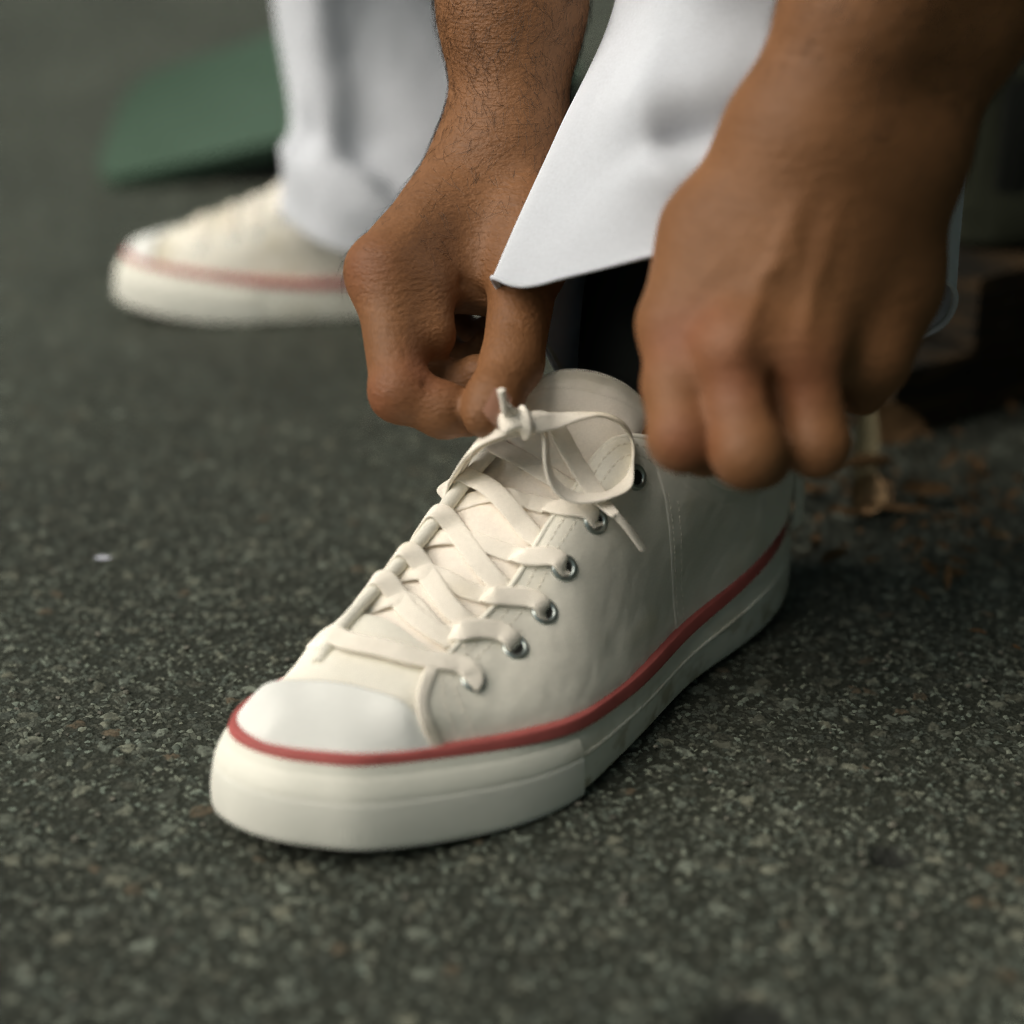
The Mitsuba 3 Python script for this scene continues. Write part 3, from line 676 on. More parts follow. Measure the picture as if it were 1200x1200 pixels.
class Field:
    def __init__(self, lo, hi, step):
        self.lo, self.step = A(lo, float), step
        self.n = np.ceil((A(hi) - self.lo) / step).astype(int) + 1
        ax = [self.lo[k] + np.arange(self.n[k]) * step for k in range(3)]
        self.P = np.stack(np.meshgrid(*ax, indexing='ij'), -1).astype(np.float32)
    def bone(self, a, b, ra, rb):
        a, b = A(a, np.float32), A(b, np.float32)
        ab = b - a
        d = self.P - a
        t = np.clip(d @ ab / (ab @ ab + 1e-12), 0, 1)
        d -= t[..., None] * ab
        return np.sqrt((d * d).sum(-1)) - (ra + t * (rb - ra)).astype(np.float32)
    def ball(self, c, r, sc=(1, 1, 1)):
        d = (self.P - A(c, np.float32)) / A(sc, np.float32)
        return (np.sqrt((d * d).sum(-1)) - r) * min(sc)
    def mesh(self, f):
        return nets(f, self.lo, self.step)

def nets(f, lo, step):
    """surface nets: one vertex per cell that the zero level crosses"""
    n = A(f.shape)
    s = f < 0
    c = np.stack([s[i:n[0] - 1 + i, j:n[1] - 1 + j, k:n[2] - 1 + k] for i in (0, 1) for j in (0, 1) for k in (0, 1)])
    act = c.any(0) & ~c.all(0)
    idx = np.full(act.shape, -1); idx[act] = np.arange(act.sum())
    cells = np.argwhere(act)
    acc, cnt = np.zeros((len(cells), 3)), np.zeros(len(cells))
    corners = [A([i, j, k]) for i in (0, 1) for j in (0, 1) for k in (0, 1)]
    for a in corners:
        for ax in range(3):
            if a[ax]: continue
            b = a.copy(); b[ax] = 1
            fa, fb = f[tuple((cells + a).T)], f[tuple((cells + b).T)]
            m = (fa < 0) != (fb < 0)
            t = np.where(m, fa / np.where(m, fa - fb, 1), 0)
            p = a + (b - a) * t[:, None]
            acc[m] += p[m]; cnt[m] += 1
    v = lo + (cells + acc / cnt[:, None]) * step
    faces = []
    for ax in range(3):
        o1, o2 = [(1, 2), (2, 0), (0, 1)][ax]
        sl0 = [slice(1, n[k] - 1) for k in range(3)]; sl0[ax] = slice(0, n[ax] - 1)
        sl1 = list(sl0); sl1[ax] = slice(1, n[ax])
        a, b = s[tuple(sl0)], s[tuple(sl1)]
        e = np.argwhere(a != b); inside = a[tuple(e.T)]
        base = e + A([0 if k == ax else 1 for k in range(3)])
        def q(d1, d2):
            c_ = base.copy(); c_[:, o1] -= d1; c_[:, o2] -= d2
            return idx[tuple(c_.T)]
        f4 = np.stack([q(1, 1), q(0, 1), q(0, 0), q(1, 0)], 1)
        f4 = np.where(inside[:, None], f4, f4[:, ::-1])
        faces.append(f4)
    f4 = np.vstack(faces)
    f4 = f4[(f4 >= 0).all(1)]
    m = trimesh.Trimesh(v, quads(f4), process=False)
    return m

def hand_arm(spec, step=0.0016):
    pts = [A(j[:3]) for ch in list(spec['fingers'].values()) + [[w[0], w[1]] for w in spec['palm']] for j in ch] + [A(j[:3]) for w in spec['arm'] for j in w]
    pts = A(pts)
    F = Field(pts.min(0) - 0.03, pts.max(0) + 0.03, step)
    def chain(lst, k):
        d = None
        for a, b in lst:
            e = F.bone(a[:3], b[:3], a[3], b[3])
            d = e if d is None else smin(d, e, k)
        return d
    palm = chain(spec['palm'], 0.013)
    arm = chain(spec['arm'], 0.02)
    body = smin(palm, arm, 0.016)
    for (c, r, sc) in spec.get('bumps', []):
        body = smin(body, F.ball(c, r, sc), 0.012)
    fs = []
    for nm, ch in spec['fingers'].items():
        d = chain([(ch[i], ch[i + 1]) for i in range(len(ch) - 1)], 0.0035)
        for a, j, b in zip(ch[:-2], ch[1:-1], ch[2:]):          # a bent knuckle is a little wider than the shafts
            if unit(A(j[:3]) - A(a[:3])) @ unit(A(b[:3]) - A(j[:3])) < spec.get('bend', 0.6): d = smin(d, F.ball(j[:3], j[3] * 1.02), 0.003)
        fs.append(d)
    out = None
    for d in fs:
        e = smin(body, d, spec.get('web', 0.009))
        out = e if out is None else smin(out, e, 0.0011)
    for (a, b, r, dep) in spec.get('creases', []):             # fine skin folds cut into the surface
        c = F.bone(a, b, r, r)
        out = np.maximum(out, -c) if dep is None else out + dep * np.exp(-np.maximum(c + r, 0) ** 2 / (r * r))
    for (a, b, r, hgt) in spec.get('ridges', []):              # tendons and veins
        c = F.bone(a, b, 0, 0)
        out = out - hgt * np.exp(-c * c / (r * r))
    return F.mesh(out)

# right hand: pinches the lace end left of the bow
R = dict(
    fingers=dict(
        index=[(*(-0.0436, 0.6243, 0.1489), .0103), (*(-0.0371, 0.5934, 0.1172), .0097), (*(-0.0227, 0.5910, 0.1114), .0089), (*(-0.0146, 0.5982, 0.1077), .0078)],
        middle=[(*(-0.0403, 0.6458, 0.1433), .0103), (*(-0.0314, 0.6231, 0.1134), .0095), (*(-0.0176, 0.6144, 0.1106), .0086), (*(-0.0116, 0.6116, 0.1170), .0074)],
        ring=[(*(-0.0367, 0.6677, 0.1389), .0098), (*(-0.0273, 0.6540, 0.1100), .0090), (*(-0.0117, 0.6484, 0.1066), .0082), (*(-0.0077, 0.6481, 0.1166), .0072)],
        little=[(*(-0.0320, 0.6887, 0.1374), .0090), (*(-0.0209, 0.6800, 0.1104), .0080), (*(-0.0089, 0.6756, 0.1100), .0072), (*(-0.0057, 0.6743, 0.1177), .0064)],
        thumb=[(*(0.0066, 0.6505, 0.1605), .0135), (*(0.0047, 0.6326, 0.1479), .0118), (*(0.0000, 0.6017, 0.1246), .0103), (*(-0.0062, 0.5851, 0.1166), .0093), (*(-0.0089, 0.5800, 0.1134), .0074)]),
    palm=[((*(-0.0069, 0.6871, 0.1765), .0180), (*(-0.0431, 0.6255, 0.1492), .0108)), ((*(-0.0048, 0.6964, 0.1731), .0165), (*(-0.0403, 0.6462, 0.1444), .0108)),
          ((*(-0.0026, 0.7062, 0.1705), .0165), (*(-0.0367, 0.6682, 0.1400), .0102)), ((*(0.0000, 0.7158, 0.1676), .0150), (*(-0.0320, 0.6879, 0.1382), .0095)),
          ((*(0.0019, 0.6773, 0.1738), .0175), (*(0.0066, 0.6445, 0.1534), .0135)), ((*(-0.0158, 0.6584, 0.1587), .0140), (*(0.0036, 0.6483, 0.1494), .0120)), ((*(-0.0275, 0.6416, 0.1435), .0110), (*(-0.0030, 0.6424, 0.1402), .0105)), ((*(-0.0315, 0.6238, 0.1421), .0100), (*(-0.0272, 0.6129, 0.1311), .0078)),
          ((*(-0.0127, 0.6931, 0.1594), .0170), (*(-0.0032, 0.6890, 0.1490), .0150))],
    arm=[((*(-0.0012, 0.6799, 0.1856), .0198), (*(0.0000, 0.7003, 0.2312), .0225)), ((*(0.0000, 0.7140, 0.1793), .0190), (*(0.0007, 0.7415, 0.2264), .0215)), ((*(0.0000, 0.7003, 0.2312), .0225), (*(0.0021, 0.8195, 0.3275), .033)), ((*(0.0007, 0.7415, 0.2264), .0215), (*(0.0036, 0.8521, 0.3281), .034)),
         ((*(0.0021, 0.8195, 0.3275), .034), (*(0.0098, 0.9727, 0.4278), .038))],
    bumps=[((-0.0445, 0.6252, 0.1510), .0086, (1, 1, 1)), ((-0.0415, 0.6474, 0.1472), .0095, (1, 1, 1)), ((-0.0379, 0.6693, 0.1429), .009, (1, 1, 1))],
    creases=[((-0.0315, 0.5893, 0.1205), (-0.0245, 0.5836, 0.1224), .0012, .0014), ((-0.0361, 0.5804, 0.1170), (-0.0412, 0.5807, 0.1152), .0007, .0005), ((-0.0345, 0.5826, 0.1186), (-0.0418, 0.5818, 0.1166), .0006, .0004),
             ((-0.0293, 0.6100, 0.1346), (-0.0220, 0.6123, 0.1295), .0016, .0016), ((-0.0329, 0.6111, 0.1426), (-0.0226, 0.6181, 0.1386), .0014, .0011),
             ((-0.0217, 0.5823, 0.1219), (-0.0202, 0.5771, 0.1170), .0009, .0008), ((-0.0071, 0.5993, 0.1239), (0.0080, 0.6023, 0.1206), .0007, .0006), ((-0.0071, 0.5985, 0.1220), (0.0074, 0.6016, 0.1190), .0006, .0005), ((-0.0080, 0.6009, 0.1252), (0.0074, 0.6031, 0.1227), .0006, .0004),
             ((-0.0176, 0.6283, 0.1454), (-0.0074, 0.6289, 0.1386), .0018, .0016)],
    ridges=[((-0.0182, 0.6648, 0.1748), (-0.0401, 0.6169, 0.1573), .0030, .0008), ((0.0060, 0.6585, 0.1806), (0.0065, 0.6338, 0.1590), .0035, .0009)])
# left hand: holds the collar from above, back of the hand to the lens
Lh = dict(bend=-2, web=0.0065,
    fingers=dict(
        index=[(*(0.0499, 0.5372, 0.1544), .0106), (*(0.0490, 0.5245, 0.1415), .0106), (*(0.0497, 0.5133, 0.1296), .0102), (*(0.0588, 0.5387, 0.1178), .0090), (*(0.0640, 0.5597, 0.1166), .0076)],
        middle=[(*(0.0652, 0.5219, 0.1486), .0112), (*(0.0661, 0.5129, 0.1368), .0110), (*(0.0674, 0.5031, 0.1285), .0103), (*(0.0747, 0.5328, 0.1164), .0092), (*(0.0786, 0.5569, 0.1147), .0078)],
        ring=[(*(0.0850, 0.5256, 0.1443), .0106), (*(0.0870, 0.5190, 0.1360), .0103), (*(0.0884, 0.5135, 0.1274), .0096), (*(0.0933, 0.5417, 0.1173), .0086), (*(0.0956, 0.5640, 0.1165), .0074)],
        little=[(*(0.1050, 0.5428, 0.1442), .0096), (*(0.1077, 0.5495, 0.1367), .0086), (*(0.1114, 0.5699, 0.1260), .0080), (*(0.1118, 0.5877, 0.1246), .0068)],
        thumb=[(*(0.0622, 0.5640, 0.1731), .0130), (*(0.0638, 0.5728, 0.1546), .0112), (*(0.0664, 0.5782, 0.1305), .0098), (*(0.0710, 0.5778, 0.1132), .0076)]),
    palm=[((*(0.0878, 0.5592, 0.2016), .0185), (*(0.0501, 0.5375, 0.1554), .0110)), ((*(0.0955, 0.5592, 0.2016), .0175), (*(0.0655, 0.5253, 0.1491), .0115)), ((*(0.1066, 0.5642, 0.2006), .0175), (*(0.0848, 0.5282, 0.1456), .0110)),
          ((*(0.1157, 0.5712, 0.1992), .0170), (*(0.1045, 0.5436, 0.1461), .0102)), ((*(0.1172, 0.5767, 0.1968), .0180), (*(0.1164, 0.5670, 0.1616), .0140)), ((*(0.1164, 0.5670, 0.1616), .0140), (*(0.1093, 0.5468, 0.1435), .0108)),
          ((*(0.0832, 0.5632, 0.2033), .0180), (*(0.0607, 0.5566, 0.1789), .0132)), ((*(0.0607, 0.5566, 0.1789), .0130), (*(0.0516, 0.5437, 0.1573), .0100)), ((*(0.0751, 0.5748, 0.1596), .0170), (*(0.0969, 0.5747, 0.1541), .0170))],
    arm=[((*(0.0871, 0.5595, 0.2104), .0190), (*(0.1050, 0.5664, 0.2465), .0205)), ((*(0.1160, 0.5741, 0.2064), .0192), (*(0.1333, 0.5829, 0.2446), .0212)), ((*(0.1050, 0.5664, 0.2465), .0205), (*(0.1458, 0.5592, 0.3498), .034)), ((*(0.1333, 0.5829, 0.2446), .0212), (*(0.1572, 0.5758, 0.3510), .036)),
         ((*(0.1507, 0.5648, 0.3502), .038), (*(0.1773, 0.5739, 0.4001), .040))],
    bumps=[((0.0647, 0.5195, 0.1534), .0104, (1, 1, 1)), ((0.0844, 0.5232, 0.1492), .0098, (1, 1, 1))],
    creases=[((0.0568, 0.5266, 0.1523), (0.0590, 0.5203, 0.1444), .0050, .0034), ((0.0731, 0.5169, 0.1496), (0.0753, 0.5109, 0.1398), .0052, .0036), ((0.0922, 0.5251, 0.1484), (0.0964, 0.5209, 0.1380), .0052, .0034),
             ((0.0681, 0.5144, 0.1568), (0.0706, 0.5095, 0.1525), .0050, .0012), ((0.0449, 0.5015, 0.1353), (0.0526, 0.5015, 0.1353), .0008, .0004), ((0.0623, 0.4927, 0.1348), (0.0704, 0.4927, 0.1348), .0008, .0004)],
    ridges=[((0.0836, 0.5361, 0.1950), (0.0646, 0.5101, 0.1593), .0030, .0010), ((0.0743, 0.5383, 0.1895), (0.0508, 0.5282, 0.1642), .0030, .0009), ((0.0936, 0.5362, 0.1925), (0.0827, 0.5149, 0.1579), .0030, .0009), ((0.0682, 0.5222, 0.1734), (0.0966, 0.5364, 0.1849), .0022, .0008), ((0.0815, 0.5221, 0.1760), (0.0810, 0.5333, 0.1907), .0020, .0006)])
for (x, y, z), r in (((-0.0484, 0.6189, 0.1515), .010), ((-0.0433, 0.5879, 0.1169), .009), ((-0.0280, 0.5887, 0.1272), .010), ((0.0589, 0.5206, 0.1587), .009), ((0.0476, 0.5245, 0.1550), .010), ((0.0629, 0.5084, 0.1498), .011), ((0.0836, 0.5141, 0.1480), .011), ((0.0484, 0.5012, 0.1318), .010)):
    KN.append((x, y, z, r))
mR, mL = hand_arm(R), hand_arm(Lh)

# rest of the body (outside the picture): upper arms, trunk, neck and head as one coarse field
def coarse():
    F = Field((-0.12, 0.40, 0.20), (0.72, 1.16, 1.06), 0.008)
    d = F.bone((0.235, 0.585, 0.445), (0.27, 0.63, 0.66), .040, .052)
    d = smin(d, F.bone((0.03, 0.835, 0.44), (0.22, 0.95, 0.645), .040, .052), .03)
    d = smin(d, F.bone((0.27, 0.66, 0.66), (0.22, 0.92, 0.645), .058, .058), .05)
    d = smin(d, F.bone((0.29, 0.79, 0.63), (0.52, 0.82, 0.36), .115, .120), .08)
    d = smin(d, F.bone((0.22, 0.79, 0.70), (0.14, 0.78, 0.78), .055, .052), .04)
    head = F.ball((0.085, 0.775, 0.845), .093, (1.05, 0.85, 1.12))
    head = smin(head, F.bone((0.04, 0.775, 0.80), (0.02, 0.775, 0.775), .055, .035), .03)
    head = smin(head, F.bone((-0.015, 0.775, 0.855), (-0.035, 0.775, 0.825), .010, .014), .012)
    for y in (0.69, 0.86): head = smin(head, F.ball((0.09, y, 0.845), .024, (1, .4, 1.3)), .008)
    d = smin(d, head, .03)
    return F, F.mesh(d), d
F, mB, dB = coarse()
put('body', cat_mesh([mR, mL, mB]), 'mat_skin', PK)
# shirt with short sleeves to the elbows, and hair
ds = dB - 0.010
P = F.P
cut = np.maximum(ds, (0.42 - P[..., 2]))
neck = np.sqrt(((P - A([0.10, 0.775, 0.85], np.float32)) ** 2).sum(-1)) - 0.165
put('shirt', F.mesh(np.maximum(cut, -neck)), 'mat_shirt', PK)
hd = F.ball((0.105, 0.775, 0.862), .098, (1.05, 0.9, 1.08))
put('hair', F.mesh(np.maximum(hd, -(F.ball((0.0, 0.775, 0.80), .105, (1, 1, 1))))), 'mat_hair', PK)

# thumbnail of the right hand
def nail(c, t, n, w, l):
    c, t, n = A(c), unit(A(t)), unit(A(n)); b = np.cross(t, n)
    u, v = np.meshgrid(np.linspace(-1, 1, 13), np.linspace(-1, 1, 13), indexing='ij')
    q = c + b * (u * w / 2)[..., None] + t * (v * l / 2 * (1 - 0.25 * u * u))[..., None] - n * ((u ** 2) * w * 0.22)[..., None]
    return sheet(q)
tip, ipj = A((-0.0094, 0.5937, 0.1072)), A((0.0000, 0.6091, 0.1214))
put('nail', nail(A((-0.0033, 0.5727, 0.1179)), tip - ipj, A([0.62, -0.70, 0.1]), .0105, .0125), 'mat_nail', PK)

# arm hair
def hairs(m, n, keep, dirf, ln, rad, seed):
    g = np.random.default_rng(seed)
    pts, fi = trimesh.sample.sample_surface(m, n, seed=seed)
    nn = m.face_normals[fi]
    w = keep(pts, nn); ok = g.random(len(pts)) < w
    pts, nn = pts[ok], nn[ok]
    V, Fc, k = [], [], 0
    d0 = dirf(pts)
    for p, n_, d in zip(pts, nn, d0):
        d = unit(d - n_ * (d @ n_) + g.normal(0, 0.45, 3)); d = unit(d - n_ * (d @ n_))
        l = ln * g.uniform(0.5, 1.25); cur = g.normal(0, 0.35); side = np.cross(n_, d)
        q = [p - n_ * 0.0003]
        for a in (0.33, 0.66, 1.0):
            q.append(p + d * l * a + side * l * cur * a * a + n_ * l * (0.30 * a - 0.22 * a * a))
        q = A(q); r = rad * A([1, 1, 0.8, 0.3])
        t = unit(np.gradient(q, axis=0)); s1 = unit(np.cross(t, n_)); s2 = np.cross(t, s1)
        ring_ = np.stack([s1, -0.5 * s1 + 0.87 * s2, -0.5 * s1 - 0.87 * s2], 1)
        v = (q[:, None] + ring_ * r[:, None, None]).reshape(-1, 3)
        V.append(v); Fc.append(HF + k); k += 12
    return trimesh.Trimesh(np.vstack(V), np.vstack(Fc), process=False)
HF = quads(grid_faces(4, 3, wrap_m=True))
wr, el = A((-0.0006, 0.6970, 0.1825)), A((0.0000, 0.7491, 0.2726))
ax = unit(el - wr)
def keepR(p, n):
    h = (p - wr) @ ax
    return npss(-0.068, -0.03, h) * np.where(h < 0.11, 1, 0) * (0.36 + 0.64 * npss(-0.02, 0.03, h)) * npss(-0.6, 0.1, n @ A([0, -1, 0.0]) + 0.3)
put('arm_hair', hairs(mR, 22000, keepR, lambda p: np.repeat(-ax[None], len(p), 0) + A([0.55, 0.1, 0]) * np.sin(p[:, 2:] * 160), 0.0085, 0.000045, 3), 'mat_arm_hair', PK, kind='stuff', smooth=False)
wl, e2 = A((0.1014, 0.5676, 0.2089)), A((0.1188, 0.5726, 0.2458)); ax2 = unit(e2 - wl)
def keepL(p, n):
    h = (p - wl) @ ax2
    return npss(-0.01, 0.02, h) * np.where(h < 0.09, 1, 0)
put('arm_hair', hairs(mL, 6000, keepL, lambda p: np.repeat(-ax2[None], len(p), 0) + A([-0.5, 0.1, 0]), 0.010, 0.00005, 4), 'mat_arm_hair', PK, kind='stuff', smooth=False)

# trousers: each leg lofted through rings that start at the left corner and run round the front
def leg(rings, nu=260, nv=200, folds=(), wob=0.0025, seed=1, pads=(), hemfree=0.12):
    R_ = A([spline(r, nu, True) for r in rings])
    d = np.r_[0, np.cumsum(np.linalg.norm(np.diff(R_.mean(1), axis=0), axis=1))]; d /= d[-1]
    q = np.linspace(0, 1, nv) ** 1.6
    P = PchipInterpolator(d, R_, axis=0)(q)
    c = P.mean(1, keepdims=True)
    n_ = unit(np.cross(np.roll(P, -1, 1) - np.roll(P, 1, 1), np.gradient(P, axis=0)))
    if (n_ * (P - c)).sum() < 0: n_ = -n_
    disp = wob * 2 * (meshkit.fbm(P * A([16, 16, 9]) + seed) - 0.5) + wob * 0.8 * (meshkit.fbm(P * A([45, 45, 22]) + seed + 5) - 0.5)
    for (pl, w, h) in folds:
        pl = A(pl, float); best = np.full(P.shape[:2], 9.0)
        for a, b in zip(pl[:-1], pl[1:]):
            ab = b - a; t = np.clip((P - a) @ ab / (ab @ ab), 0, 1)
            best = np.minimum(best, np.linalg.norm(P - a - t[..., None] * ab, axis=2))
        disp = disp + h * np.exp(-(best / w) ** 2)
    for (c0, c1, la, lb, h) in pads:                           # long soft dents and swells of the cloth
        c0 = A(c0); ad = unit(A(c1) - c0); r_ = P - c0; x_ = r_ @ ad; y_ = np.linalg.norm(r_ - x_[..., None] * ad, axis=2)
        disp = disp + h * np.exp(-(x_ / la) ** 2 - (y_ / lb) ** 2)
    du = np.minimum(np.arange(nu), nu - np.arange(nu)) / nu
    disp = disp * npss(0.0, 0.10, du)[None] * npss(-0.01, hemfree, q)[:, None]
    P = P + n_ * disp[..., None]
    inner = P - n_ * 0.0012
    Q = np.concatenate([inner[::-1], P], 0)                    # inside down to the hem, then up the outside
    return P, n_, sheet(Q, wrap_m=True)
def circ(c, r, nrm, n=10, start=(-1, 0, 0)):
    nrm = unit(A(nrm)); a = unit(A(start) - nrm * (A(start) @ nrm)); b = np.cross(nrm, a)
    th = np.linspace(0, 2 * np.pi, n, endpoint=False)
    return [tuple(A(c) + r * (math.cos(x) * a + math.sin(x) * b)) for x in th]
near_rings = [
    [(-0.0066, 0.6122, 0.1509), (0.0011, 0.6016, 0.1513), (0.0144, 0.5936, 0.1555), (0.0314, 0.5864, 0.1618), (0.0540, 0.5824, 0.1678), (0.0873, 0.5875, 0.1646), (0.1240, 0.6045, 0.1532), (0.1566, 0.6469, 0.1380), (0.1575, 0.6751, 0.1142), (0.1313, 0.6951, 0.1049), (0.0925, 0.7003, 0.1044), (0.0551, 0.6924, 0.0982), (0.0215, 0.6625, 0.0989), (0.0121, 0.6377, 0.1176)],
    [(0.0000, 0.6219, 0.1642), (0.0074, 0.6115, 0.1653), (0.0200, 0.6009, 0.1684), (0.0355, 0.5918, 0.1725), (0.0574, 0.5876, 0.1756), (0.0892, 0.5894, 0.1747), (0.1250, 0.6081, 0.1675), (0.1578, 0.6534, 0.1543), (0.1596, 0.6904, 0.1389), (0.1318, 0.7087, 0.1310), (0.0946, 0.7139, 0.1304), (0.0576, 0.7086, 0.1334), (0.0319, 0.6880, 0.1412), (0.0120, 0.6501, 0.1542)],
    [(0.0154, 0.6521, 0.1913), (0.0218, 0.6338, 0.1941), (0.0313, 0.6157, 0.1975), (0.0431, 0.6017, 0.2001), (0.0682, 0.6019, 0.2006), (0.0959, 0.6049, 0.2000), (0.1272, 0.6167, 0.1973), (0.1608, 0.6669, 0.1880), (0.1625, 0.7094, 0.1786), (0.1360, 0.7311, 0.1735), (0.1002, 0.7361, 0.1726), (0.0662, 0.7293, 0.1745), (0.0437, 0.7137, 0.1784), (0.0250, 0.6889, 0.1839)],
    [(0.0374, 0.6957, 0.2332), (0.0421, 0.6720, 0.2358), (0.0485, 0.6473, 0.2386), (0.0570, 0.6277, 0.2408), (0.0782, 0.6225, 0.2414), (0.1047, 0.6246, 0.2411), (0.1330, 0.6349, 0.2400), (0.1663, 0.6854, 0.2343), (0.1694, 0.7318, 0.2291), (0.1437, 0.7575, 0.2262), (0.1110, 0.7627, 0.2257), (0.0816, 0.7555, 0.2265), (0.0618, 0.7380, 0.2284), (0.0458, 0.7163, 0.2309)],
    circ((0.125, 0.665, 0.34), 0.078, (0.15, 0, 1), 14), circ((0.165, 0.66, 0.45), 0.080, (0.6, 0.05, 0.8), 14), circ((0.26, 0.68, 0.47), 0.085, (1, 0.1, -0.2), 14, (0, 0, 1)), circ((0.42, 0.73, 0.36), 0.10, (1, 0.2, -0.5), 14, (0, 0, 1)), circ((0.56, 0.78, 0.30), 0.11, (1, 0.2, -0.3), 14, (0, 0, 1))]
nearF = [([(0.0405, 0.6396, 0.2544), (0.0408, 0.6210, 0.2295), (0.0417, 0.6098, 0.2095), (0.0438, 0.6027, 0.1971), (0.0517, 0.5951, 0.1863)], .0060, .0022),
         ([(0.0484, 0.6333, 0.2549), (0.0488, 0.6169, 0.2300), (0.0507, 0.6068, 0.2127)], .0110, -.0020)]
nearA = [((0.0544, 0.5997, 0.2004), (0.0807, 0.5957, 0.2065), .026, .0085, -.0120), ((0.0543, 0.5932, 0.1867), (0.0702, 0.5872, 0.1799), .024, .0080, .0055), ((0.0624, 0.6062, 0.2195), (0.0810, 0.6047, 0.2237), .034, .013, .0050),
         ((0.0276, 0.6015, 0.1780), (0.0278, 0.6148, 0.2004), .034, .014, -.0030), ((0.0166, 0.5984, 0.1647), (0.0382, 0.5946, 0.1796), .030, .010, .0025), ((0.0254, 0.6343, 0.2222), (0.0334, 0.6158, 0.2030), .040, .012, .0025)]
P1, N1, legm = leg(near_rings, folds=nearF, seed=2, pads=nearA, wob=0.0030)
def hem_band(P, N, lift=0.0006):
    m = P[:18] + N[:18] * lift
    return m
TK = put('trouser_leg', legm, 'mat_trouser', PK, label='near leg of the white trousers, pulled up over the front sneaker')
# overlocked raw edge on the inside of the hem
hemline = even(np.vstack([P1[0], P1[0, :1]]) , 420)
hm = tube(hemline, 0.0009, 6, smooth_path=False)
zig = []
inn = even(np.vstack([P1[3] - N1[3] * 0.0016, P1[3, :1] - N1[3, :1] * 0.0016]), 420)
hl = even(np.vstack([P1[0] - N1[0] * 0.0014, P1[0, :1] - N1[0, :1] * 0.0014]), 420)
for i in range(0, 419):
    zig.append(tube(A([hl[i], (hl[i] + inn[i + 1]) / 2 - A([0, 0, 0]), inn[i + 1]]), 0.00022, 4, 3))
put('hem_edge', hm, 'mat_trouser', TK)
put('hem_stitching', cat_mesh(zig), 'mat_hem', TK, kind='stuff')
far_rings = [
    [(-0.1360, 1.0887, 0.0712), (-0.1231, 1.0464, 0.0678), (-0.0979, 1.0151, 0.0622), (-0.0659, 1.0138, 0.0563), (-0.0285, 1.0223, 0.0561), (0.0087, 1.0426, 0.0584), (0.0300, 1.0842, 0.0601), (0.0000, 1.1480, 0.0581), (-0.0536, 1.1694, 0.0577), (-0.1055, 1.1500, 0.0630)],
    [(-0.1335, 1.0948, 0.0865), (-0.1205, 1.0512, 0.0853), (-0.0994, 1.0200, 0.0826), (-0.0637, 1.0245, 0.0777), (-0.0262, 1.0351, 0.0772), (0.0097, 1.0550, 0.0786), (0.0290, 1.0916, 0.0786), (0.0000, 1.1555, 0.0767), (-0.0536, 1.1764, 0.0752), (-0.1055, 1.1564, 0.0792)],
    [(-0.1297, 1.1122, 0.1032), (-0.1187, 1.0701, 0.1058), (-0.1021, 1.0384, 0.1071), (-0.0622, 1.0497, 0.1030), (-0.0266, 1.0600, 0.1019), (0.0088, 1.0794, 0.1020), (0.0278, 1.1117, 0.1018), (0.0000, 1.1743, 0.0969), (-0.0541, 1.1954, 0.0958), (-0.1037, 1.1749, 0.0984)],
    [(-0.1433, 1.1646, 0.1806), (-0.1302, 1.1183, 0.1858), (-0.1109, 1.0843, 0.1896), (-0.0724, 1.0946, 0.1884), (-0.0292, 1.1049, 0.1873), (0.0149, 1.1234, 0.1852), (0.0370, 1.1646, 0.1806), (0.0000, 1.2265, 0.1736), (-0.0605, 1.2471, 0.1713), (-0.1136, 1.2265, 0.1736)],
    circ((-0.035, 1.09, 0.36), 0.088, (0.1, -0.1, 1), 10), circ((0.00, 1.06, 0.48), 0.080, (0.6, -0.2, 0.8), 10), circ((0.12, 1.02, 0.50), 0.088, (1, -0.2, -0.1), 10, (0, 0, 1)), circ((0.36, 0.93, 0.38), 0.10, (1, -0.3, -0.5), 10, (0, 0, 1)), circ((0.54, 0.87, 0.31), 0.11, (1, -0.3, -0.3), 10, (0, 0, 1))]
farF = [([(-0.1300, 1.0990, 0.0972), (-0.0955, 1.0459, 0.0990), (-0.0753, 1.0264, 0.0906), (-0.0562, 1.0152, 0.0760)], .016, .017), ([(-0.1060, 1.0621, 0.1126), (-0.0804, 1.0377, 0.1054), (-0.0610, 1.0236, 0.0917), (-0.0468, 1.0173, 0.0813)], .014, -.018),
        ([(-0.1143, 1.1073, 0.1988), (-0.1109, 1.0875, 0.1491), (-0.1060, 1.0648, 0.1193)], .014, .007), ([(-0.0859, 1.0866, 0.2009), (-0.0835, 1.0707, 0.1610), (-0.0760, 1.0515, 0.1264)], .02, -.010), ([(-0.0477, 1.0866, 0.2009), (-0.0520, 1.0570, 0.1537), (-0.0615, 1.0447, 0.1229)], .02, .006)]
P2, N2, legm2 = leg(far_rings, nu=200, nv=150, folds=farF, seed=6, wob=0.004, hemfree=0.02)
put('trouser_leg', legm2, 'mat_trouser', PK, label='far leg of the white trousers, hanging over the blurred sneaker')
pel = Field((0.40, 0.62, 0.20), (0.80, 1.02, 0.50), 0.008)
dp = smin(pel.bone((0.55, 0.78, 0.32), (0.55, 0.87, 0.32), .105, .105), pel.bone((0.58, 0.79, 0.315), (0.58, 0.86, 0.315), .105, .105), .05)
put('trouser_seat', pel.mesh(dp), 'mat_trouser', PK)
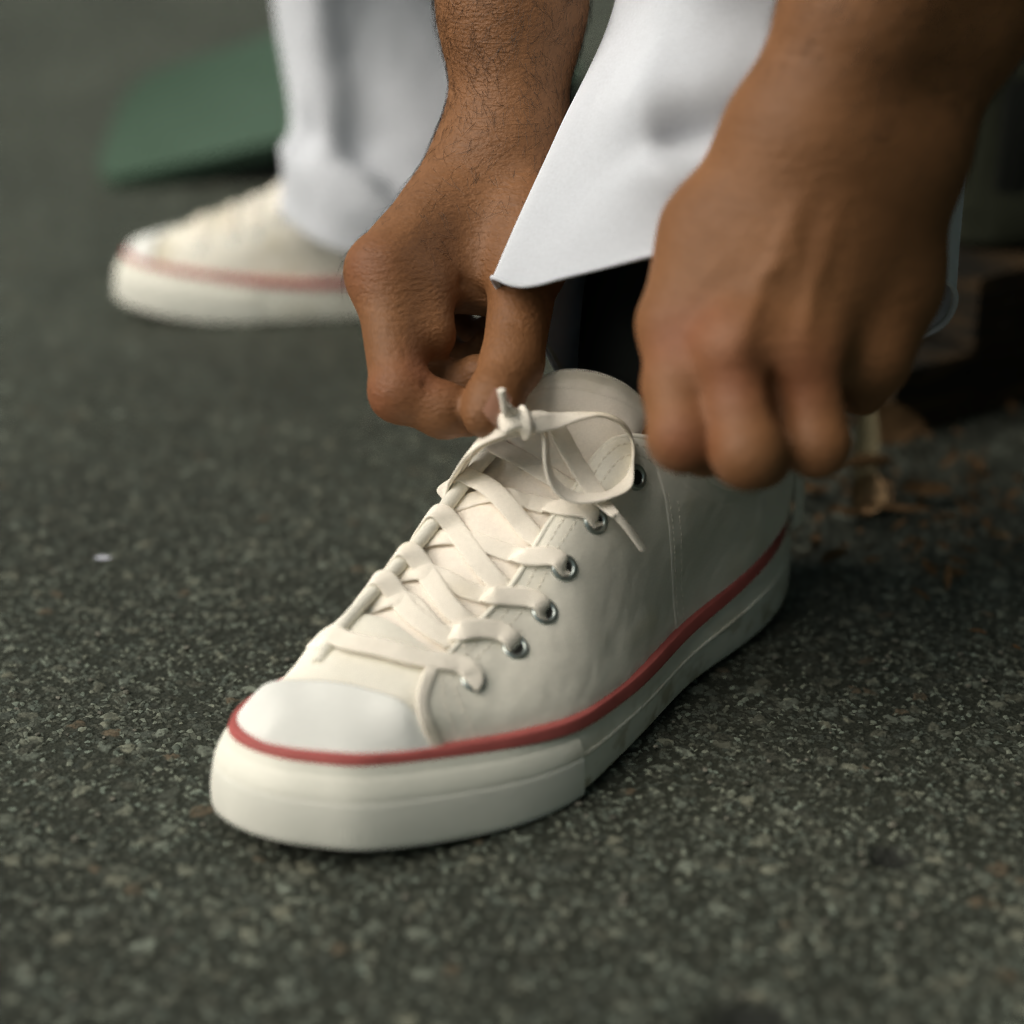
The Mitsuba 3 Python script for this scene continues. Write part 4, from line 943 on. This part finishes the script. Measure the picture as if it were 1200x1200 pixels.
# socks
def sock(pts, rad): return tube(A(pts), rad, 28, 60)
put('sock', sock([(0.044, 0.640, 0.050), (0.048, 0.645, 0.085), (0.056, 0.654, 0.125), (0.070, 0.666, 0.17), (0.098, 0.682, 0.24)], [.022, .026, .033, .034, .030]), 'mat_sock', PK, label='black sock in the front sneaker')
put('sock', sock([(-0.020, 1.118, 0.02), (-0.022, 1.118, 0.075), (-0.030, 1.120, 0.11), (-0.038, 1.125, 0.135)], [.026, .031, .031, .027]), 'mat_sock', PK)

# ---------------------------------------------------------------- green board behind the far shoe
a, b, c, d = A((-0.3314, 1.4603, 0.0041)), A((-0.1715, 1.4842, 0.0370)), A((-0.3238, 1.6127, 0.0623)), A((-0.1939, 1.7632, 0.0884))
ext = 2.4
b2, d2 = a + (b - a) * ext, c + (d - c) * ext
u, v = np.meshgrid(np.linspace(0, 1, 60), np.linspace(0, 1, 24), indexing='ij')
top = a + (b2 - a) * u[..., None] + (c - a) * v[..., None] + ((d2 - c) - (b2 - a)) * (u * v)[..., None]
rnd = (1 - (1 - np.clip(u / 0.07, 0, 1)) ** 2) ** 0.5                    # rounded outer end
mid = top[:, 11:12]
top = mid + (top - mid) * (0.55 + 0.45 * rnd)[..., None]
nb = unit(np.cross(b2 - a, c - a)); nb = nb if nb[2] > 0 else -nb
bot = top - nb * 0.014
Q = np.concatenate([top, bot[:, ::-1]], 1)
m = sheet(np.concatenate([Q, Q[:, :1]], 1))
capm = [sheet(np.stack([top[0], bot[0]])), sheet(np.stack([top[-1], bot[-1]]))]
BK = thing('board', 'flat green board raised at one end on the asphalt behind the far sneaker', 'board')
put('deck', cat_mesh([m] + capm), 'mat_board', BK, smooth=40)
def hullbox(c, s, rot=0.0, r=0.003):
    m = trimesh.creation.box(extents=s)
    m = m.subdivide().subdivide()
    q = A(m.vertices); h = A(s) / 2 - r
    core = np.clip(q, -h, h); m.vertices = core + unit(q - core) * r * (np.linalg.norm(q - core, axis=1, keepdims=True) > 0)
    m.apply_transform(trimesh.transformations.rotation_matrix(rot, [0, 0, 1])); m.apply_translation(c)
    return m
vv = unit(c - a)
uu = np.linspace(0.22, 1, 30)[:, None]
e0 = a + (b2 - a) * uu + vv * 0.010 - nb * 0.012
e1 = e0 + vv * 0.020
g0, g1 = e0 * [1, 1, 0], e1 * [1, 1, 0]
put('shade_rail', sheet(np.stack([g0, e0, e1, g1], 1)), 'mat_black', BK, smooth=False)  # black strip standing in for the shade under the near edge of the deck

# ---------------------------------------------------------------- stacked planks that the person sits on
def plank(name, label, corner, u, lw, h, z0, mat='mat_wood', seed=0, grp=None):
    u = unit(A([*u, 0])); v = A([-u[1], u[0], 0]); c = A([*corner, 0.0])
    nx, ny = 60, 14
    X_, Y_ = np.meshgrid(np.linspace(0, lw[0], nx), np.linspace(0, lw[1], ny), indexing='ij')
    def face(z): 
        P_ = c + X_[..., None] * u + Y_[..., None] * v + A([0, 0, z])
        return P_
    def rag(P_): return P_ + (meshkit.fbm(P_ * 28 + seed)[..., None] - 0.5) * A([0.008, 0.008, 0.004])
    t_, b_ = rag(face(z0 + h)), rag(face(z0))
    Q = np.concatenate([t_, b_[:, ::-1]], 1)
    m = sheet(np.concatenate([Q, Q[:, :1]], 1))
    ends = [sheet(np.stack([t_[0], b_[0]])), sheet(np.stack([t_[-1], b_[-1]]))]
    return put_thing(name, cat_mesh([m] + ends), mat, label, 'plank', grp, smooth=35)
plank('plank', 'dark weathered plank lowest in the stack, corner touching the dry leaves', (0.188, 0.885), (0.62, 0.78), (0.9, 0.30), -0.0 + 0.034, 0.001, seed=1) if False else None
PL = [((0.186, 0.872), (0.80, 0.60), (0.80, 0.50), 0.034, 0.002, 'lowest dark weathered plank of the seat stack, its pale-edged corner above the dry leaves'),
      ((0.232, 0.905), (0.83, 0.56), (0.80, 0.46), 0.036, 0.038, 'second dark plank of the seat stack with a rough brown front edge'),
      ((0.40, 0.80), (0.90, 0.44), (0.60, 0.42), 0.045, 0.076, 'third plank from the ground in the seat stack, behind the near trouser leg'),
      ((0.42, 0.74), (1.0, 0.10), (0.50, 0.36), 0.045, 0.123, 'fourth plank in the seat stack, just under the top one'),
      ((0.43, 0.70), (1.0, 0.06), (0.46, 0.36), 0.035, 0.170, 'top plank of the seat stack, carrying the seated person')]
for i, (c_, u_, lw, h, z0, lab) in enumerate(PL):
    plank('wood_plank', lab, c_, u_, lw, h, z0, seed=i * 3 + 1, grp='planks stacked as a seat')

# olive bag standing at the right behind the near leg
def bag():
    c = A((0.2851, 1.0054, 0.0783)); c[2] = 0.135
    u_, v_ = np.meshgrid(np.linspace(0, 2 * np.pi, 80, endpoint=False), np.linspace(-np.pi / 2, np.pi / 2, 50), indexing='ij')
    se = lambda x, e: np.sign(x) * np.abs(x) ** e
    q = np.stack([se(np.cos(v_), .35) * se(np.cos(u_), .4) * 0.062, se(np.cos(v_), .35) * se(np.sin(u_), .4) * 0.05, se(np.sin(v_), .35) * 0.058], -1)
    q[..., 2] += 0.006 * np.sin(q[..., 0] * 40); q += (meshkit.fbm(q * 22)[..., None] - 0.5) * 0.016
    return sheet(q + c, wrap_n=True), c
bm, bc = bag()
BG = thing('bag', 'dark olive cloth bag on the plank stack behind the near trouser leg', 'bag')
put('pouch', bm, 'mat_bag', BG)
put('strap', ribbon([bc + [-0.03, -0.045, 0.05], bc + [-0.03, -0.052, 0.0], bc + [-0.03, -0.046, -0.05]], [0, -1, 0], 0.016, 0.003, 30), 'mat_black', BG)
"""bag rests on the second plank"""

# ---------------------------------------------------------------- dry leaves, stalks and litter by the planks
def leaf(c, l, w, ang, tilt, curl, seed):
    u_, v_ = np.meshgrid(np.linspace(0, 1, 14), np.linspace(-1, 1, 9), indexing='ij')
    half = w / 2 * np.sin(np.pi * u_ ** 0.8) ** 0.8
    x, y = (u_ - 0.5) * l, v_ * half
    z = curl * (v_ ** 2) * half * 1.2 + curl * 0.5 * l * (u_ - 0.5) ** 2 + 0.002 * (meshkit.fbm(np.stack([x * 120, y * 120, x * 0 + seed], -1)) - 0.5)
    q = np.stack([x, y, z], -1)
    R1 = trimesh.transformations.euler_matrix(tilt[0], tilt[1], ang)[:3, :3]
    return sheet(q @ R1.T + c)
LV = [((0.1582, 0.7861, 0.0013), .030, .017, 1.1, (0.5, -0.4), 0.7, 2, 'pale tan dry leaf standing curled in front of the plank corner'),
      ((0.1500, 0.7636, -0.0011), .020, .013, 2.0, (0.2, 0.3), 0.5, 0, 'small tan dry leaf lying just below the curled pale one'),
      ((0.1338, 0.7171, -0.0098), .024, .008, 1.9, (0.3, 0.6), 0.4, 0, 'narrow brown dry leaf nearest the front sneaker heel'),
      ((0.1818, 0.8560, 0.0144), .040, .022, 0.3, (0.9, 0.1), 0.2, 1, 'brown dry leaf leaning against the plank corner'),
      ((0.1874, 0.7919, 0.0023), .026, .012, 0.2, (0.2, 0.1), 0.4, 1, 'brown dry leaf lying right of the plank corner'),
      ((0.1721, 0.7719, 0.0008), .030, .006, 0.1, (0.1, 0.1), 0.3, 0, 'thin straw-like dry leaf below the plank corner'),
      ((0.2086, 0.7414, -0.0027), .012, .009, 0.8, (0.2, 0.2), 0.3, 2, 'tiny pale leaf scrap near the right edge'),
      ((0.1915, 0.7261, -0.0060), .020, .009, 1.3, (0.3, 0.3), 0.3, 1, 'small dark brown leaf left of the tiny pale scrap'),
      ((0.1621, 0.8160, 0.0086), .035, .012, 2.4, (0.8, 0.3), 0.3, 1, 'brown leaf slanting behind the curled pale one'),
      ((0.1302, 0.7976, 0.0030), .022, .012, 0.5, (0.2, 0.1), 0.3, 1, 'dark brown leaf below the ring fingertip'),
      ((0.2250, 0.9439, 0.0324), .05, .02, 0.6, (0.3, 0.2), 0.3, 1, 'dry leaf on the plank stack beside the trouser hem')]
for (c_, l, w, an, ti, cu, mi_, lab) in LV:
    c_ = A(c_); c_ = A([c_[0], c_[1], max(c_[2], 0.004)])
    put_thing('dry_leaf', leaf(c_, l, w, an, ti, cu, an * 7), f'mat_leaf_{mi_}', lab, 'leaf', group='dry leaves around the plank stack')
put_thing('dry_leaf', leaf(A((0.1647, 0.8244, 0.0161)), .052, .012, 1.4, (0.2, -1.35), 0.25, 5), 'mat_straw', 'pale upright grass blade leaf beside the plank corner', 'leaf', group='dry leaves around the plank stack')
lit = []
for k in range(260):
    x, y = rng.normal(0.17, 0.06), rng.normal(0.80, 0.055)
    if (x - 0.09) + (y - 0.70) < 0.02 or y - 0.872 > (x - 0.186) * 0.6: continue
    lit.append(leaf(A([x, y, 0.003 + 0.003 * rng.random()]), rng.uniform(.003, .012), rng.uniform(.002, .005), rng.uniform(0, 6.28), (rng.normal(0, .5), rng.normal(0, .5)), 0.3, k))
put_thing('leaf_litter', cat_mesh(lit), 'mat_leaf_1', 'crumbled dry leaf litter on the asphalt in front of the planks', 'litter', kind='stuff')
put_thing('paper_scrap', leaf(A([-0.170, 0.717, 0.004]), .007, .003, 0.3, (0.2, 0.1), 0.3, 3), 'mat_paper', 'tiny white paper scrap alone on the asphalt at the left', 'scrap')

# ---------------------------------------------------------------- dark foliage added at the right, mostly outside the picture, to cut sky light
def added_hedge(c, ext, n, seed):
    g = np.random.default_rng(seed)
    p = g.uniform(-1, 1, (n, 3)); p[:, 2] = g.uniform(0, 1, n)
    r = 0.75 + 0.25 * meshkit.fbm(p * 3 + seed)
    p = p * A(ext) * r[:, None] + c
    a = unit(g.normal(size=(n, 3))); b_ = unit(np.cross(a, g.normal(size=(n, 3))))
    l = g.uniform(0.03, 0.06, (n, 1))
    V = np.stack([p - a * l, p + b_ * l * 0.45, p + a * l, p - b_ * l * 0.45], 1).reshape(-1, 3)
    return trimesh.Trimesh(V, quads(np.arange(4 * n).reshape(-1, 4)), process=False)
np_cat = lambda *m: cat_mesh(list(m))
HK = thing('added_hedge', 'dark green foliage added behind the stacked planks to block sky light from the right', 'added_hedge')
put('foliage', np_cat(added_hedge((1.22, 0.9, 0.0), (0.42, 3.2, 2.4), 90000, 3), added_hedge((1.05, 2.15, 0.0), (0.50, 0.75, 1.6), 50000, 4)), 'mat_added_hedge', HK, smooth=False)
for y in (-0.6, 0.4, 1.4, 2.4, 3.3):
    put('stem', tube(A([(1.22, y, 0), (1.24, y + .05, 0.7), (1.21, y, 1.5)]), [.03, .015], 8, 12), 'mat_bark', HK)
